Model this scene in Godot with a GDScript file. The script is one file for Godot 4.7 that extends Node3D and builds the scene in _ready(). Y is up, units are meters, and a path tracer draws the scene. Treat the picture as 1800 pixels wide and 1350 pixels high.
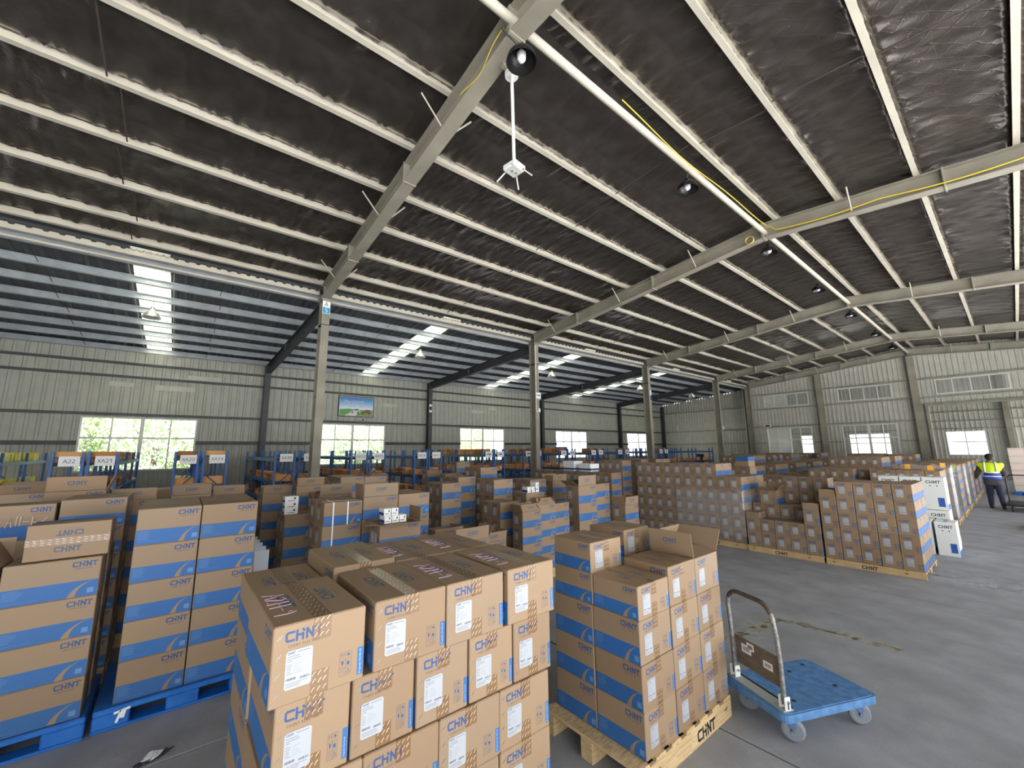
extends Node3D
# A warehouse hall of stacked cartons: steel frame, lean-to with skylights, racks, pallets, a trolley and a worker.
# +x runs along the hall (to the far gable), -z runs to the window wall, y is up, metres.

var taken := {}
var cache := {}
var rng := RandomNumberGenerator.new()
var M := {}
var font: SystemFont

# ---------------------------------------------------------------- naming and tagging
func numbered(n: String) -> String:
	if not taken.has(n):
		taken[n] = 0
		return n
	taken[n] += 1
	return "%s_%03d" % [n, taken[n]]

func tag(o: Node, label: String, category: String, group := "") -> void:
	o.set_meta("label", label)
	o.set_meta("category", category)
	if group != "":
		o.set_meta("group", group)

func thing(called: String, label: String, category: String, at := Vector3.ZERO, turn := 0.0, group := "") -> Node3D:
	var o := Node3D.new()
	o.name = numbered(called)
	add_child(o, true)
	o.position = at
	o.rotation.y = turn
	tag(o, label, category, group)
	return o

func struct_node(called: String, label := "", category := "") -> Node3D:
	var o := Node3D.new()
	o.name = numbered(called)
	add_child(o, true)
	o.set_meta("kind", "structure")
	if label != "":
		o.set_meta("label", label)
	if category != "":
		o.set_meta("category", category)
	return o

func part(called: String, mesh: Mesh, m: Material, parent: Node, at := Vector3.ZERO, basis := Basis()) -> MeshInstance3D:
	var o := MeshInstance3D.new()
	o.name = called
	o.mesh = mesh
	o.material_override = m
	o.transform = Transform3D(basis, at)
	parent.add_child(o, true)
	return o

func solo(called: String, mesh: Mesh, m: Material, label: String, category: String, at := Vector3.ZERO, basis := Basis(), group := "") -> MeshInstance3D:
	var o := part(numbered(called), mesh, m, self, at, basis)
	tag(o, label, category, group)
	return o

const NUM := ["none", "one", "two", "three", "four", "five", "six", "seven", "eight", "nine", "ten", "eleven", "twelve", "thirteen", "fourteen", "fifteen", "sixteen", "seventeen", "eighteen", "nineteen"]
const ORD := ["none", "first", "second", "third", "fourth", "fifth", "sixth", "seventh", "eighth", "ninth", "tenth", "eleventh", "twelfth", "thirteenth", "fourteenth", "fifteenth"]

# ---------------------------------------------------------------- mesh helpers
func st() -> SurfaceTool:
	var s := SurfaceTool.new()
	s.begin(Mesh.PRIMITIVE_TRIANGLES)
	return s

func tri(s: SurfaceTool, a: Vector3, b: Vector3, c: Vector3, out: Vector3, ua := Vector2.ZERO, ub := Vector2.ZERO, uc := Vector2.ZERO) -> void:
	# one flat triangle whose front looks along out (Godot: clockwise fronts)
	var n := (b - a).cross(c - a)
	if n.length_squared() < 1e-16:
		return
	n = n.normalized()
	if n.dot(out) < 0.0:
		n = -n
		s.set_normal(n); s.set_uv(ua); s.add_vertex(a)
		s.set_normal(n); s.set_uv(ub); s.add_vertex(b)
		s.set_normal(n); s.set_uv(uc); s.add_vertex(c)
	else:
		s.set_normal(n); s.set_uv(ua); s.add_vertex(a)
		s.set_normal(n); s.set_uv(uc); s.add_vertex(c)
		s.set_normal(n); s.set_uv(ub); s.add_vertex(b)

func quad(s: SurfaceTool, a: Vector3, b: Vector3, c: Vector3, d: Vector3, out: Vector3, r := Rect2(0, 0, 1, 1)) -> void:
	# a top-left, b top-right, c bottom-right, d bottom-left as seen from out
	var ua := r.position
	var ub := r.position + Vector2(r.size.x, 0)
	var uc := r.position + r.size
	var ud := r.position + Vector2(0, r.size.y)
	tri(s, a, b, c, out, ua, ub, uc)
	tri(s, a, c, d, out, ua, uc, ud)

func add_cbox(s: SurfaceTool, c: Vector3, size: Vector3, bevel := 0.0, bs := Basis()) -> void:
	var h := size / 2.0
	var b := minf(bevel, minf(h.x, minf(h.y, h.z)) * 0.9)
	var ax := [Vector3.RIGHT, Vector3.UP, Vector3.BACK]
	for i in 3:
		var j := (i + 1) % 3
		var k := (i + 2) % 3
		for sg in [-1.0, 1.0]:
			var n: Vector3 = ax[i] * sg
			var o: Vector3 = n * h[i]
			var u: Vector3 = ax[j] * (h[j] - b)
			var v: Vector3 = ax[k] * (h[k] - b)
			quad(s, c + bs * (o - u + v), c + bs * (o + u + v), c + bs * (o + u - v), c + bs * (o - u - v), bs * n)
	if b <= 0.0:
		return
	for i in 3:
		var j := (i + 1) % 3
		var k := (i + 2) % 3
		for sj in [-1.0, 1.0]:
			for sk in [-1.0, 1.0]:
				var l: Vector3 = ax[i] * (h[i] - b)
				var p: Vector3 = ax[j] * sj * h[j] + ax[k] * sk * (h[k] - b)
				var q: Vector3 = ax[j] * sj * (h[j] - b) + ax[k] * sk * h[k]
				quad(s, c + bs * (p - l), c + bs * (p + l), c + bs * (q + l), c + bs * (q - l), bs * (ax[j] * sj + ax[k] * sk))
	for sx in [-1.0, 1.0]:
		for sy in [-1.0, 1.0]:
			for sz in [-1.0, 1.0]:
				var g := Vector3(sx, sy, sz)
				var i0 := Vector3(h.x, h.y - b, h.z - b) * g
				var i1 := Vector3(h.x - b, h.y, h.z - b) * g
				var i2 := Vector3(h.x - b, h.y - b, h.z) * g
				tri(s, c + bs * i0, c + bs * i1, c + bs * i2, bs * g)

func cbox(size: Vector3, bevel := 0.0) -> Mesh:
	var key := ["b", size.snapped(Vector3.ONE * 0.0005), bevel]
	if not cache.has(key):
		var s := st()
		add_cbox(s, Vector3.ZERO, size, bevel)
		cache[key] = s.commit()
	return cache[key]

func box_part(called: String, lo: Vector3, hi: Vector3, m: Material, parent: Node, bevel := 0.0) -> MeshInstance3D:
	var a := lo.min(hi)
	var b := lo.max(hi)
	return part(called, cbox(b - a, bevel), m, parent, (a + b) / 2.0)

func add_prism(s: SurfaceTool, poly: PackedVector2Array, a: Vector3, b: Vector3, up: Vector3) -> void:
	# a closed profile (x to the right, y up, seen looking from b back to a) drawn out from a to b
	var f := (b - a).normalized()
	var r := up.cross(f).normalized()
	var u := f.cross(r).normalized()
	var n := poly.size()
	var cen := Vector2.ZERO
	for p in poly:
		cen += p / n
	var ccw := not Geometry2D.is_polygon_clockwise(poly)
	for i in n:
		var p := poly[i]
		var q := poly[(i + 1) % n]
		var e := (q - p)
		var o2 := Vector2(e.y, -e.x) if ccw else Vector2(-e.y, e.x)
		var p3 := r * p.x + u * p.y
		var q3 := r * q.x + u * q.y
		quad(s, a + p3, b + p3, b + q3, a + q3, r * o2.x + u * o2.y)
	var t := Geometry2D.triangulate_polygon(poly)
	for i in range(0, t.size(), 3):
		var x := [poly[t[i]], poly[t[i + 1]], poly[t[i + 2]]]
		var v := []
		for p in x:
			v.append(r * p.x + u * p.y)
		tri(s, a + v[0], a + v[1], a + v[2], -f)
		tri(s, b + v[0], b + v[1], b + v[2], f)

func prism(poly: PackedVector2Array, a: Vector3, b: Vector3, up := Vector3.UP) -> Mesh:
	var s := st()
	add_prism(s, poly, a, b, up)
	return s.commit()

func i_profile(w: float, h: float, tf := 0.014, tw := 0.01) -> PackedVector2Array:
	var x := w / 2.0
	var y := h / 2.0
	var t := tw / 2.0
	return PackedVector2Array([Vector2(-x, -y), Vector2(x, -y), Vector2(x, -y + tf), Vector2(t, -y + tf), Vector2(t, y - tf), Vector2(x, y - tf), Vector2(x, y), Vector2(-x, y), Vector2(-x, y - tf), Vector2(-t, y - tf), Vector2(-t, -y + tf), Vector2(-x, -y + tf)])

func c_profile(w: float, h: float, lip := 0.02, t := 0.006, side := 1.0) -> PackedVector2Array:
	# a lipped channel: web at x = -side*w/2
	var x := w / 2.0
	var y := h / 2.0
	var pts := [Vector2(-x, -y), Vector2(x, -y), Vector2(x, -y + lip), Vector2(x - t, -y + lip), Vector2(x - t, -y + t), Vector2(-x + t, -y + t), Vector2(-x + t, y - t), Vector2(x - t, y - t), Vector2(x - t, y - lip), Vector2(x, y - lip), Vector2(x, y), Vector2(-x, y)]
	var out := PackedVector2Array()
	for p in pts:
		out.append(Vector2(p.x * side, p.y))
	return out

func add_tube(s: SurfaceTool, pts: Array, r, sides := 8, caps := true) -> void:
	var n := pts.size()
	var rings := []
	var dirs := []
	var prev := Vector3.ZERO
	for i in n:
		var f: Vector3 = (pts[mini(i + 1, n - 1)] - pts[maxi(i - 1, 0)]).normalized()
		var u := prev - f * prev.dot(f)
		if u.length() < 0.01:
			u = Vector3.UP - f * f.y if absf(f.y) < 0.95 else Vector3.RIGHT - f * f.x
		u = u.normalized()
		prev = u
		var w := f.cross(u)
		var rad: float = r[i] if r is Array else r
		var ring := []
		var dr := []
		for k in sides:
			var a := TAU * k / sides
			var d := u * cos(a) + w * sin(a)
			dr.append(d)
			ring.append(pts[i] + d * rad)
		rings.append(ring)
		dirs.append(dr)
	for i in n - 1:
		for k in sides:
			var k2 := (k + 1) % sides
			var v := [rings[i][k], rings[i][k2], rings[i + 1][k2], rings[i + 1][k]]
			var nn := [dirs[i][k], dirs[i][k2], dirs[i + 1][k2], dirs[i + 1][k]]
			for t in [[0, 2, 1], [0, 3, 2]]:
				for q in t:
					s.set_normal(nn[q])
					s.set_uv(Vector2.ZERO)
					s.add_vertex(v[q])
	if caps:
		for e in [0, n - 1]:
			var f2: Vector3 = (pts[1] - pts[0]).normalized() * -1.0 if e == 0 else (pts[n - 1] - pts[n - 2]).normalized()
			for k in sides:
				tri(s, pts[e], rings[e][k], rings[e][(k + 1) % sides], f2)

func tube(pts: Array, r, sides := 8) -> Mesh:
	var s := st()
	add_tube(s, pts, r, sides)
	return s.commit()

func add_lathe(s: SurfaceTool, prof: Array, segs := 20, at := Vector3.ZERO, bs := Basis()) -> void:
	# prof: Vector2(radius, height) from bottom to top along the outside
	for i in prof.size() - 1:
		var p: Vector2 = prof[i]
		var q: Vector2 = prof[i + 1]
		var e := q - p
		var n2 := Vector2(e.y, -e.x).normalized()
		for k in segs:
			var a := TAU * k / segs
			var b := TAU * (k + 1) / segs
			var ca := Vector3(cos(a), 0, sin(a))
			var cb := Vector3(cos(b), 0, sin(b))
			var v := [ca * p.x + Vector3.UP * p.y, cb * p.x + Vector3.UP * p.y, cb * q.x + Vector3.UP * q.y, ca * q.x + Vector3.UP * q.y]
			var nn := [ca * n2.x + Vector3.UP * n2.y, cb * n2.x + Vector3.UP * n2.y, cb * n2.x + Vector3.UP * n2.y, ca * n2.x + Vector3.UP * n2.y]
			for t in [[0, 1, 2], [0, 2, 3]]:
				for w in t:
					s.set_normal(bs * nn[w])
					s.set_uv(Vector2.ZERO)
					s.add_vertex(at + bs * v[w])

func lathe(prof: Array, segs := 20) -> Mesh:
	var s := st()
	add_lathe(s, prof, segs)
	return s.commit()

# ---------------------------------------------------------------- materials
func mat(c: Color, rough := 0.7, metal := 0.0) -> StandardMaterial3D:
	var m := StandardMaterial3D.new()
	m.albedo_color = c
	m.roughness = rough
	m.metallic = metal
	return m

func noise_tex(freq: float, lo: Color, hi: Color, size := 512, octaves := 4, seed_n := 1, kind := FastNoiseLite.TYPE_SIMPLEX_SMOOTH, normal := false) -> NoiseTexture2D:
	var n := FastNoiseLite.new()
	n.noise_type = kind
	n.frequency = freq
	n.fractal_octaves = octaves
	n.seed = seed_n
	var t := NoiseTexture2D.new()
	t.width = size
	t.height = size
	t.seamless = true
	t.noise = n
	if normal:
		t.as_normal_map = true
		t.bump_strength = 6.0
	else:
		var g := Gradient.new()
		g.set_color(0, lo)
		g.set_color(1, hi)
		t.color_ramp = g
	return t

func worn(c: Color, spread: float, scale: float, rough: float, metal := 0.0, seed_n := 1) -> StandardMaterial3D:
	# a plain colour with blotchy grain in world space
	var m := mat(Color.WHITE, rough, metal)
	m.albedo_texture = noise_tex(0.012, c.darkened(spread), c.lightened(spread * 0.6), 256, 5, seed_n)
	m.uv1_triplanar = true
	m.uv1_world_triplanar = true
	m.uv1_scale = Vector3.ONE * scale
	return m

# ---------------------------------------------------------------- drawing into images
func tri_fill(im: Image, a: Vector2, b: Vector2, c: Vector2, col: Color) -> void:
	var y0 := maxi(0, int(floor(minf(a.y, minf(b.y, c.y)))))
	var y1 := mini(im.get_height() - 1, int(ceil(maxf(a.y, maxf(b.y, c.y)))))
	var e := [[a, b], [b, c], [c, a]]
	for y in range(y0, y1 + 1):
		var yy := y + 0.5
		var xs := []
		for s in e:
			var p: Vector2 = s[0]
			var q: Vector2 = s[1]
			if (p.y <= yy) != (q.y <= yy):
				xs.append(p.x + (yy - p.y) / (q.y - p.y) * (q.x - p.x))
		if xs.size() >= 2:
			var x0 := int(round(minf(xs[0], xs[1])))
			var x1 := int(round(maxf(xs[0], xs[1])))
			if x1 > x0:
				im.fill_rect(Rect2i(x0, y, x1 - x0, 1), col)

func poly_fill(im: Image, pts: Array, col: Color) -> void:
	var p := PackedVector2Array(pts)
	var t := Geometry2D.triangulate_polygon(p)
	for i in range(0, t.size(), 3):
		tri_fill(im, p[t[i]], p[t[i + 1]], p[t[i + 2]], col)

func stroke(im: Image, pts: Array, w: float, col: Color) -> void:
	for i in pts.size() - 1:
		var a: Vector2 = pts[i]
		var b: Vector2 = pts[i + 1]
		var d := (b - a).normalized()
		var n := Vector2(-d.y, d.x) * w / 2.0
		var x := d * w * 0.25
		tri_fill(im, a - x + n, b + x + n, b + x - n, col)
		tri_fill(im, a - x + n, b + x - n, a - x - n, col)

const LOGO := [
	[[1.0, 0.89], [0.24, 0.89], [0.11, 0.76], [0.11, 0.24], [0.24, 0.11], [1.0, 0.11]],
	[[1.27, 1.0], [1.27, 0.0]], [[1.27, 0.5], [1.95, 0.5]], [[1.95, 0.62], [1.95, 0.0]], [[1.92, 1.0], [2.1, 0.8]],
	[[2.42, 0.0], [2.42, 1.0]], [[2.42, 0.92], [3.1, 0.08]], [[3.1, 0.0], [3.1, 1.0]],
	[[3.3, 0.89], [4.3, 0.89]], [[3.8, 0.89], [3.8, 0.0]]]

func logo(im: Image, at: Vector2, h: float, col: Color, xs := 0.84, flip := false, weight := 0.21) -> float:
	for line in LOGO:
		var pts := []
		for p in line:
			var q := Vector2(p[0] * h * xs, (1.0 - p[1]) * h)
			if flip:
				q = Vector2(4.3 * h * xs, h) - q
			pts.append(at + q)
		stroke(im, pts, h * weight, col)
	return 4.3 * h * xs

func logo_mesh(h: float, depth := 0.0015, xs := 0.84) -> Mesh:
	# the lettering as thin strokes standing on the plane z = 0, lower left corner at the origin
	var s := st()
	for line in LOGO:
		for i in line.size() - 1:
			var a := Vector2(line[i][0] * xs, line[i][1]) * h
			var b := Vector2(line[i + 1][0] * xs, line[i + 1][1]) * h
			var d := b - a
			var ang := atan2(d.y, d.x)
			add_cbox(s, Vector3((a.x + b.x) / 2, (a.y + b.y) / 2, depth / 2), Vector3(d.length() + h * 0.1, h * 0.2, depth), 0.0, Basis(Vector3.BACK, ang))
	return s.commit()

func text_tris(txt: String) -> Array:
	var key := ["t", txt]
	if not cache.has(key):
		var t := TextMesh.new()
		t.font = font
		t.text = txt
		t.font_size = 64
		t.pixel_size = 0.01
		t.depth = 0.0
		t.curve_step = 2.0
		var ar := t.get_mesh_arrays()
		var v: PackedVector3Array = ar[Mesh.ARRAY_VERTEX]
		var nn: PackedVector3Array = ar[Mesh.ARRAY_NORMAL]
		var ix: PackedInt32Array = ar[Mesh.ARRAY_INDEX] if ar[Mesh.ARRAY_INDEX] != null else PackedInt32Array(range(v.size()))
		var out := []
		var lo := Vector2(1e9, 1e9)
		var hi := -lo
		for i in range(0, ix.size(), 3):
			if nn[ix[i]].z < 0.5:
				continue
			for k in 3:
				var p := Vector2(v[ix[i + k]].x, v[ix[i + k]].y)
				out.append(p)
				lo = lo.min(p)
				hi = hi.max(p)
		cache[key] = [out, lo, hi]
	return cache[key]

func text_img(im: Image, txt: String, at: Vector2, h: float, col: Color, wide := 1.0, upright := false) -> float:
	# at: top left corner; returns the width; upright: the line runs bottom to top
	var r := text_tris(txt)
	var lo: Vector2 = r[1]
	var hi: Vector2 = r[2]
	var k := h / (hi.y - lo.y)
	var p: Array = r[0]
	for i in range(0, p.size(), 3):
		var q := []
		for j in 3:
			var v := Vector2((p[i + j].x - lo.x) * k * wide, (hi.y - p[i + j].y) * k)
			if upright:
				v = Vector2(v.y, -v.x)
			q.append(at + v)
		tri_fill(im, q[0], q[1], q[2], col)
	return (hi.x - lo.x) * k * wide

func text_mesh(txt: String, h: float, depth := 0.002) -> Mesh:
	var t := TextMesh.new()
	t.font = font
	t.text = txt
	t.font_size = 64
	t.pixel_size = h / 46.0
	t.depth = depth
	t.curve_step = 1.5
	return t

func tex(im: Image) -> ImageTexture:
	return ImageTexture.create_from_image(im)

# ---------------------------------------------------------------- the setting
const RIDGE_Z := -3.09
const A_Z := -11.2          # column line towards the lean-to
const B_Z := 5.02           # column line on the open dock side
const WALL_Z := -18.55      # window wall
const FX := [-12.4, -4.885, 2.63, 10.145, 17.66, 25.175, 29.87]
const GX := 29.87           # far gable
const LX := 31.3            # far end of the lean-to

func roof_y(z: float) -> float:
	return 7.15 - 0.0966 * absf(z - RIDGE_Z)   # top of the rafters

func lean_y(z: float) -> float:
	return 6.0 + (z + 11.4) * 0.0857           # underside of the lean-to purlins

func materials() -> void:
	M.beam = worn(Color8(150, 145, 130), 0.12, 0.35, 0.6, 0.0, 3)
	M.column = worn(Color8(146, 142, 126), 0.14, 0.3, 0.62, 0.0, 4)
	M.purlin = worn(Color8(196, 190, 174), 0.08, 0.5, 0.55, 0.0, 5)
	M.dark_steel = worn(Color8(56, 61, 64), 0.1, 0.4, 0.5, 0.0, 6)
	M.galv = worn(Color8(176, 184, 190), 0.1, 0.8, 0.4, 0.35, 7)
	M.wall_sheet = worn(Color8(170, 172, 160), 0.06, 0.6, 0.5, 0.0, 8)
	M.gable_sheet = worn(Color8(186, 186, 174), 0.06, 0.6, 0.5, 0.0, 9)
	M.deck = worn(Color8(66, 70, 72), 0.1, 0.6, 0.5, 0.2, 10)
	M.white_frame = mat(Color8(214, 216, 210), 0.4)
	M.white = mat(Color8(236, 237, 235), 0.45)
	M.black = mat(Color8(24, 25, 27), 0.5)
	M.steel = mat(Color8(150, 152, 154), 0.35, 0.7)
	M.rod = mat(Color8(70, 62, 54), 0.7)
	M.yellow_wire = mat(Color8(214, 190, 60), 0.5)
	M.blue = worn(Color8(36, 92, 168), 0.12, 1.6, 0.45, 0.0, 11)
	M.blue_plastic = worn(Color8(24, 104, 196), 0.14, 1.2, 0.42, 0.0, 12)
	M.wood = wood_mat()
	var g := mat(Color(0.95, 0.98, 0.97, 0.06), 0.05)
	g.transparency = BaseMaterial3D.TRANSPARENCY_ALPHA
	M.glass = g
	var sk := mat(Color(0.98, 0.98, 0.94, 0.12), 0.1)
	sk.transparency = BaseMaterial3D.TRANSPARENCY_ALPHA
	sk = mat(Color(0.97, 0.97, 0.92), 0.6)
	sk.backlight_enabled = true
	sk.backlight = Color(1.0, 1.0, 0.96)
	M.skylight = sk
	M.foil = foil_mat()
	M.floor = floor_mat()
	M.outside = worn(Color8(204, 205, 206), 0.06, 0.2, 0.9, 0.0, 14)
	M.ink = mat(Color8(34, 38, 44), 0.7)
	M.navy = mat(Color8(34, 62, 122), 0.6)

func wood_mat() -> StandardMaterial3D:
	var m := mat(Color.WHITE, 0.75)
	var im := Image.create(512, 128, false, Image.FORMAT_RGB8)
	im.fill(Color8(212, 186, 142))
	var r := RandomNumberGenerator.new()
	r.seed = 5
	for i in 900:
		var y := r.randi_range(0, 127)
		var c := Color8(212, 186, 142).lerp(Color8(150, 112, 68), r.randf() * 0.5)
		im.fill_rect(Rect2i(r.randi_range(-60, 511), y, r.randi_range(30, 240), 1), c)
	for i in 5:
		var c2 := Vector2(r.randf() * 512, r.randf() * 128)
		for k in 5:
			stroke(im, [c2 + Vector2(-14 + k * 2, 0), c2 + Vector2(14 - k * 2, k - 2)], 2.0, Color8(126, 88, 52))
	m.albedo_texture = tex(im)
	m.uv1_triplanar = true
	m.uv1_scale = Vector3(1.1, 1.6, 1.1)
	return m

func foil_mat() -> StandardMaterial3D:
	# quilted foil-faced insulation: metal-grey skin, wide diamond stitching, soft creases
	var n := 512
	var im := Image.create(n, n, false, Image.FORMAT_L8)
	im.fill(Color(0.6, 0.6, 0.6))
	var r := RandomNumberGenerator.new()
	r.seed = 9
	for i in 90:
		var p := Vector2(r.randf(), r.randf()) * n
		var a := r.randf_range(-0.5, 0.5) + PI / 2
		var l := r.randf_range(40, 150)
		var v := r.randf_range(0.52, 0.7)
		stroke(im, [p, p + Vector2(cos(a), sin(a)) * l], r.randf_range(3.0, 9.0), Color(v, v, v))
	for k in range(-3, 7):
		var o := k * n / 3.0
		stroke(im, [Vector2(o, 0), Vector2(o + n, n)], 7.0, Color(0.5, 0.5, 0.5))
		stroke(im, [Vector2(o, 0), Vector2(o - n, n)], 7.0, Color(0.5, 0.5, 0.5))
	im.resize(n / 8, n / 8, Image.INTERPOLATE_CUBIC)
	im.resize(n, n, Image.INTERPOLATE_CUBIC)
	var m := mat(Color8(116, 111, 108), 0.34, 0.8)
	m.heightmap_enabled = true
	m.heightmap_texture = tex(im)
	m.heightmap_scale = 1.6
	m.albedo_texture = noise_tex(0.006, Color(0.8, 0.78, 0.76), Color(1, 1, 1), 256, 3, 21)
	return m

func floor_mat() -> StandardMaterial3D:
	# dark worn screed: fine aggregate, broad stains, scuffs
	var n := 1024
	var im := Image.create(n, n, false, Image.FORMAT_RGB8)
	im.fill(Color8(160, 162, 165))
	var r := RandomNumberGenerator.new()
	r.seed = 31
	for i in 26000:
		var v := r.randi_range(128, 186)
		var w := r.randi_range(1, 3)
		im.fill_rect(Rect2i(r.randi_range(0, n - 1), r.randi_range(0, n - 1), w, r.randi_range(1, 2)), Color8(v, v, v + 1))
	for i in 60:
		var p := Vector2(r.randf(), r.randf()) * n
		var a := r.randf() * TAU
		var v := r.randi_range(168, 188)
		stroke(im, [p, p + Vector2(cos(a), sin(a)) * r.randf_range(14, 110)], 1.5, Color8(v, v, v - 2))
	var m := mat(Color.WHITE, 0.62)
	m.albedo_texture = tex(im)
	m.uv1_triplanar = true
	m.uv1_world_triplanar = true
	m.uv1_scale = Vector3.ONE * 0.55
	m.detail_enabled = true
	m.detail_blend_mode = BaseMaterial3D.BLEND_MODE_MUL
	m.detail_albedo = noise_tex(0.006, Color(0.84, 0.84, 0.84), Color(1.0, 1.0, 1.0), 512, 5, 33)
	m.detail_uv_layer = BaseMaterial3D.DETAIL_UV_1
	return m

# --- corrugated steel sheet: w wide, h tall, ribs standing towards +z, back at z = 0
func sheet(w: float, h: float, pitch := 0.25, rib := 0.026, t := 0.03, wide := 0.05) -> Mesh:
	var key := ["s", snappedf(w, 0.001), snappedf(h, 0.001), pitch, rib]
	if not cache.has(key):
		var poly := PackedVector2Array([Vector2(w / 2, 0), Vector2(-w / 2, 0)])
		var x := -w / 2
		poly.append(Vector2(x, t))
		var n := maxi(1, int(round(w / pitch)))
		var p := w / n
		for i in n:
			var c := x + p * (i + 0.5)
			poly.append(Vector2(c - wide, t))
			poly.append(Vector2(c - wide * 0.55, t + rib))
			poly.append(Vector2(c + wide * 0.55, t + rib))
			poly.append(Vector2(c + wide, t))
		poly.append(Vector2(w / 2, t))
		# drawn upwards: profile x -> +x, profile y -> +z
		var s := st()
		var flipped := PackedVector2Array()
		for q in poly:
			flipped.append(Vector2(-q.x, q.y))
		add_prism(s, flipped, Vector3(0, -h / 2, 0), Vector3(0, h / 2, 0), Vector3.BACK)
		cache[key] = s.commit()
	return cache[key]

func clad(parent: Node, a: float, b: float, y0: float, y1: float, place: Callable, m: Material, wide := 1.0, pitch := 0.25) -> void:
	# sheets side by side from a to b; place(c, y) gives the Transform3D of a sheet centre
	var n := maxi(1, int(round((b - a) / wide)))
	var w := (b - a) / n
	for i in n:
		var c := a + w * (i + 0.5)
		var t: Transform3D = place.call(c, (y0 + y1) / 2)
		part("wall_panel", sheet(w, y1 - y0, pitch), m, parent, t.origin, t.basis)

func window_unit(called: String, label: String, w: float, h: float, cols: int, rows: Array, at: Vector3, turn: float, mid := 0.1) -> Node3D:
	# rows: heights of the horizontal bars above the sill, as fractions
	var o := struct_node(called, label, "window")
	o.position = at
	o.rotation.y = turn
	var f := 0.05
	var d := 0.07
	for s in [-1.0, 1.0]:
		part("frame", cbox(Vector3(f, h, d), 0.004), M.white_frame, o, Vector3(s * (w / 2 - f / 2), h / 2, 0))
		part("frame", cbox(Vector3(w - 2 * f, f, d), 0.004), M.white_frame, o, Vector3(0, h / 2 + s * (h / 2 - f / 2), 0))
	var xs := []
	for i in range(0, cols + 1):
		xs.append(-w / 2 + w * i / cols)
	for i in range(1, cols):
		var t := mid if i * 2 == cols else 0.04
		part("mullion", cbox(Vector3(t, h - 2 * f, d * 0.8), 0.003), M.white_frame, o, Vector3(xs[i], h / 2, 0))
	var ys := [0.0] + rows + [1.0]
	for k in rows:
		for i in cols:
			part("transom", cbox(Vector3(w / cols - 0.05, 0.06, d * 0.7), 0.003), M.white_frame, o, Vector3((xs[i] + xs[i + 1]) / 2, h * k, 0))
	for j in ys.size() - 1:
		for i in cols:
			var pw := w / cols - 0.05
			var ph: float = h * (ys[j + 1] - ys[j]) - 0.05
			part("pane", cbox(Vector3(pw, ph, 0.006)), M.glass, o, Vector3((xs[i] + xs[i + 1]) / 2, h * (ys[j] + ys[j + 1]) / 2, 0.005))
	return o

func build_floor() -> void:
	var o := struct_node("floor", "dark grey worn screed floor with sawn joints", "floor")
	var gx := []
	var x := 3.235 - 4.53 * 4
	while x < 44.0:
		gx.append(x)
		x += 4.53
	var gz := [-19.2, -13.0, -8.4, -3.82, 0.75, 5.3]
	for i in gx.size() - 1:
		for j in gz.size() - 1:
			var x0: float = gx[i] + 0.009
			var x1: float = gx[i + 1] - 0.009
			box_part("slab", Vector3(x0, -0.2, gz[j] + 0.007), Vector3(x1, 0.0, gz[j + 1] - 0.007), M.floor, o, 0.004)
	box_part("sub_base", Vector3(gx[0], -0.4, -19.2), Vector3(gx[-1], -0.2, 5.3), M.black, o)
	# worn paint on the floor, a millimetre thick, in flakes
	var r := RandomNumberGenerator.new()
	r.seed = 77
	var yel := worn(Color8(166, 160, 134), 0.2, 3.0, 0.8, 0.0, 41)
	var wht := worn(Color8(186, 186, 188), 0.2, 3.0, 0.8, 0.0, 42)
	var lines := [[Vector2(4.3, -2.3), Vector2(5.7, -2.02), 0.13, yel, 150], [Vector2(5.7, -2.02), Vector2(5.76, -1.0), 0.08, yel, 90], [Vector2(9.79, -1.05), Vector2(9.82, 0.4), 0.07, wht, 120], [Vector2(9.1, -0.9), Vector2(9.1, -0.3), 0.06, wht, 40], [Vector2(9.4, -1.12), Vector2(9.4, -0.86), 0.16, wht, 50], [Vector2(9.38, -0.72), Vector2(9.38, -0.46), 0.2, wht, 46], [Vector2(9.36, -0.3), Vector2(9.36, 0.1), 0.2, wht, 56]]
	for l in lines:
		var s := st()
		var a: Vector2 = l[0]
		var b: Vector2 = l[1]
		for i in l[4]:
			var c := a.lerp(b, r.randf())
			var off := r.randfn(0.0, l[2] * 0.4)
			var dd := (b - a).normalized()
			c += Vector2(-dd.y, dd.x) * off
			add_cbox(s, Vector3(c.x, 0.0004, c.y), Vector3(r.randf_range(0.015, 0.07), 0.0008, r.randf_range(0.015, 0.07)), 0.0, Basis(Vector3.UP, r.randf() * 3.0))
		var p := part("paint_mark", s.commit(), l[3], o)
		p.set_meta("kind", "stuff")

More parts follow.
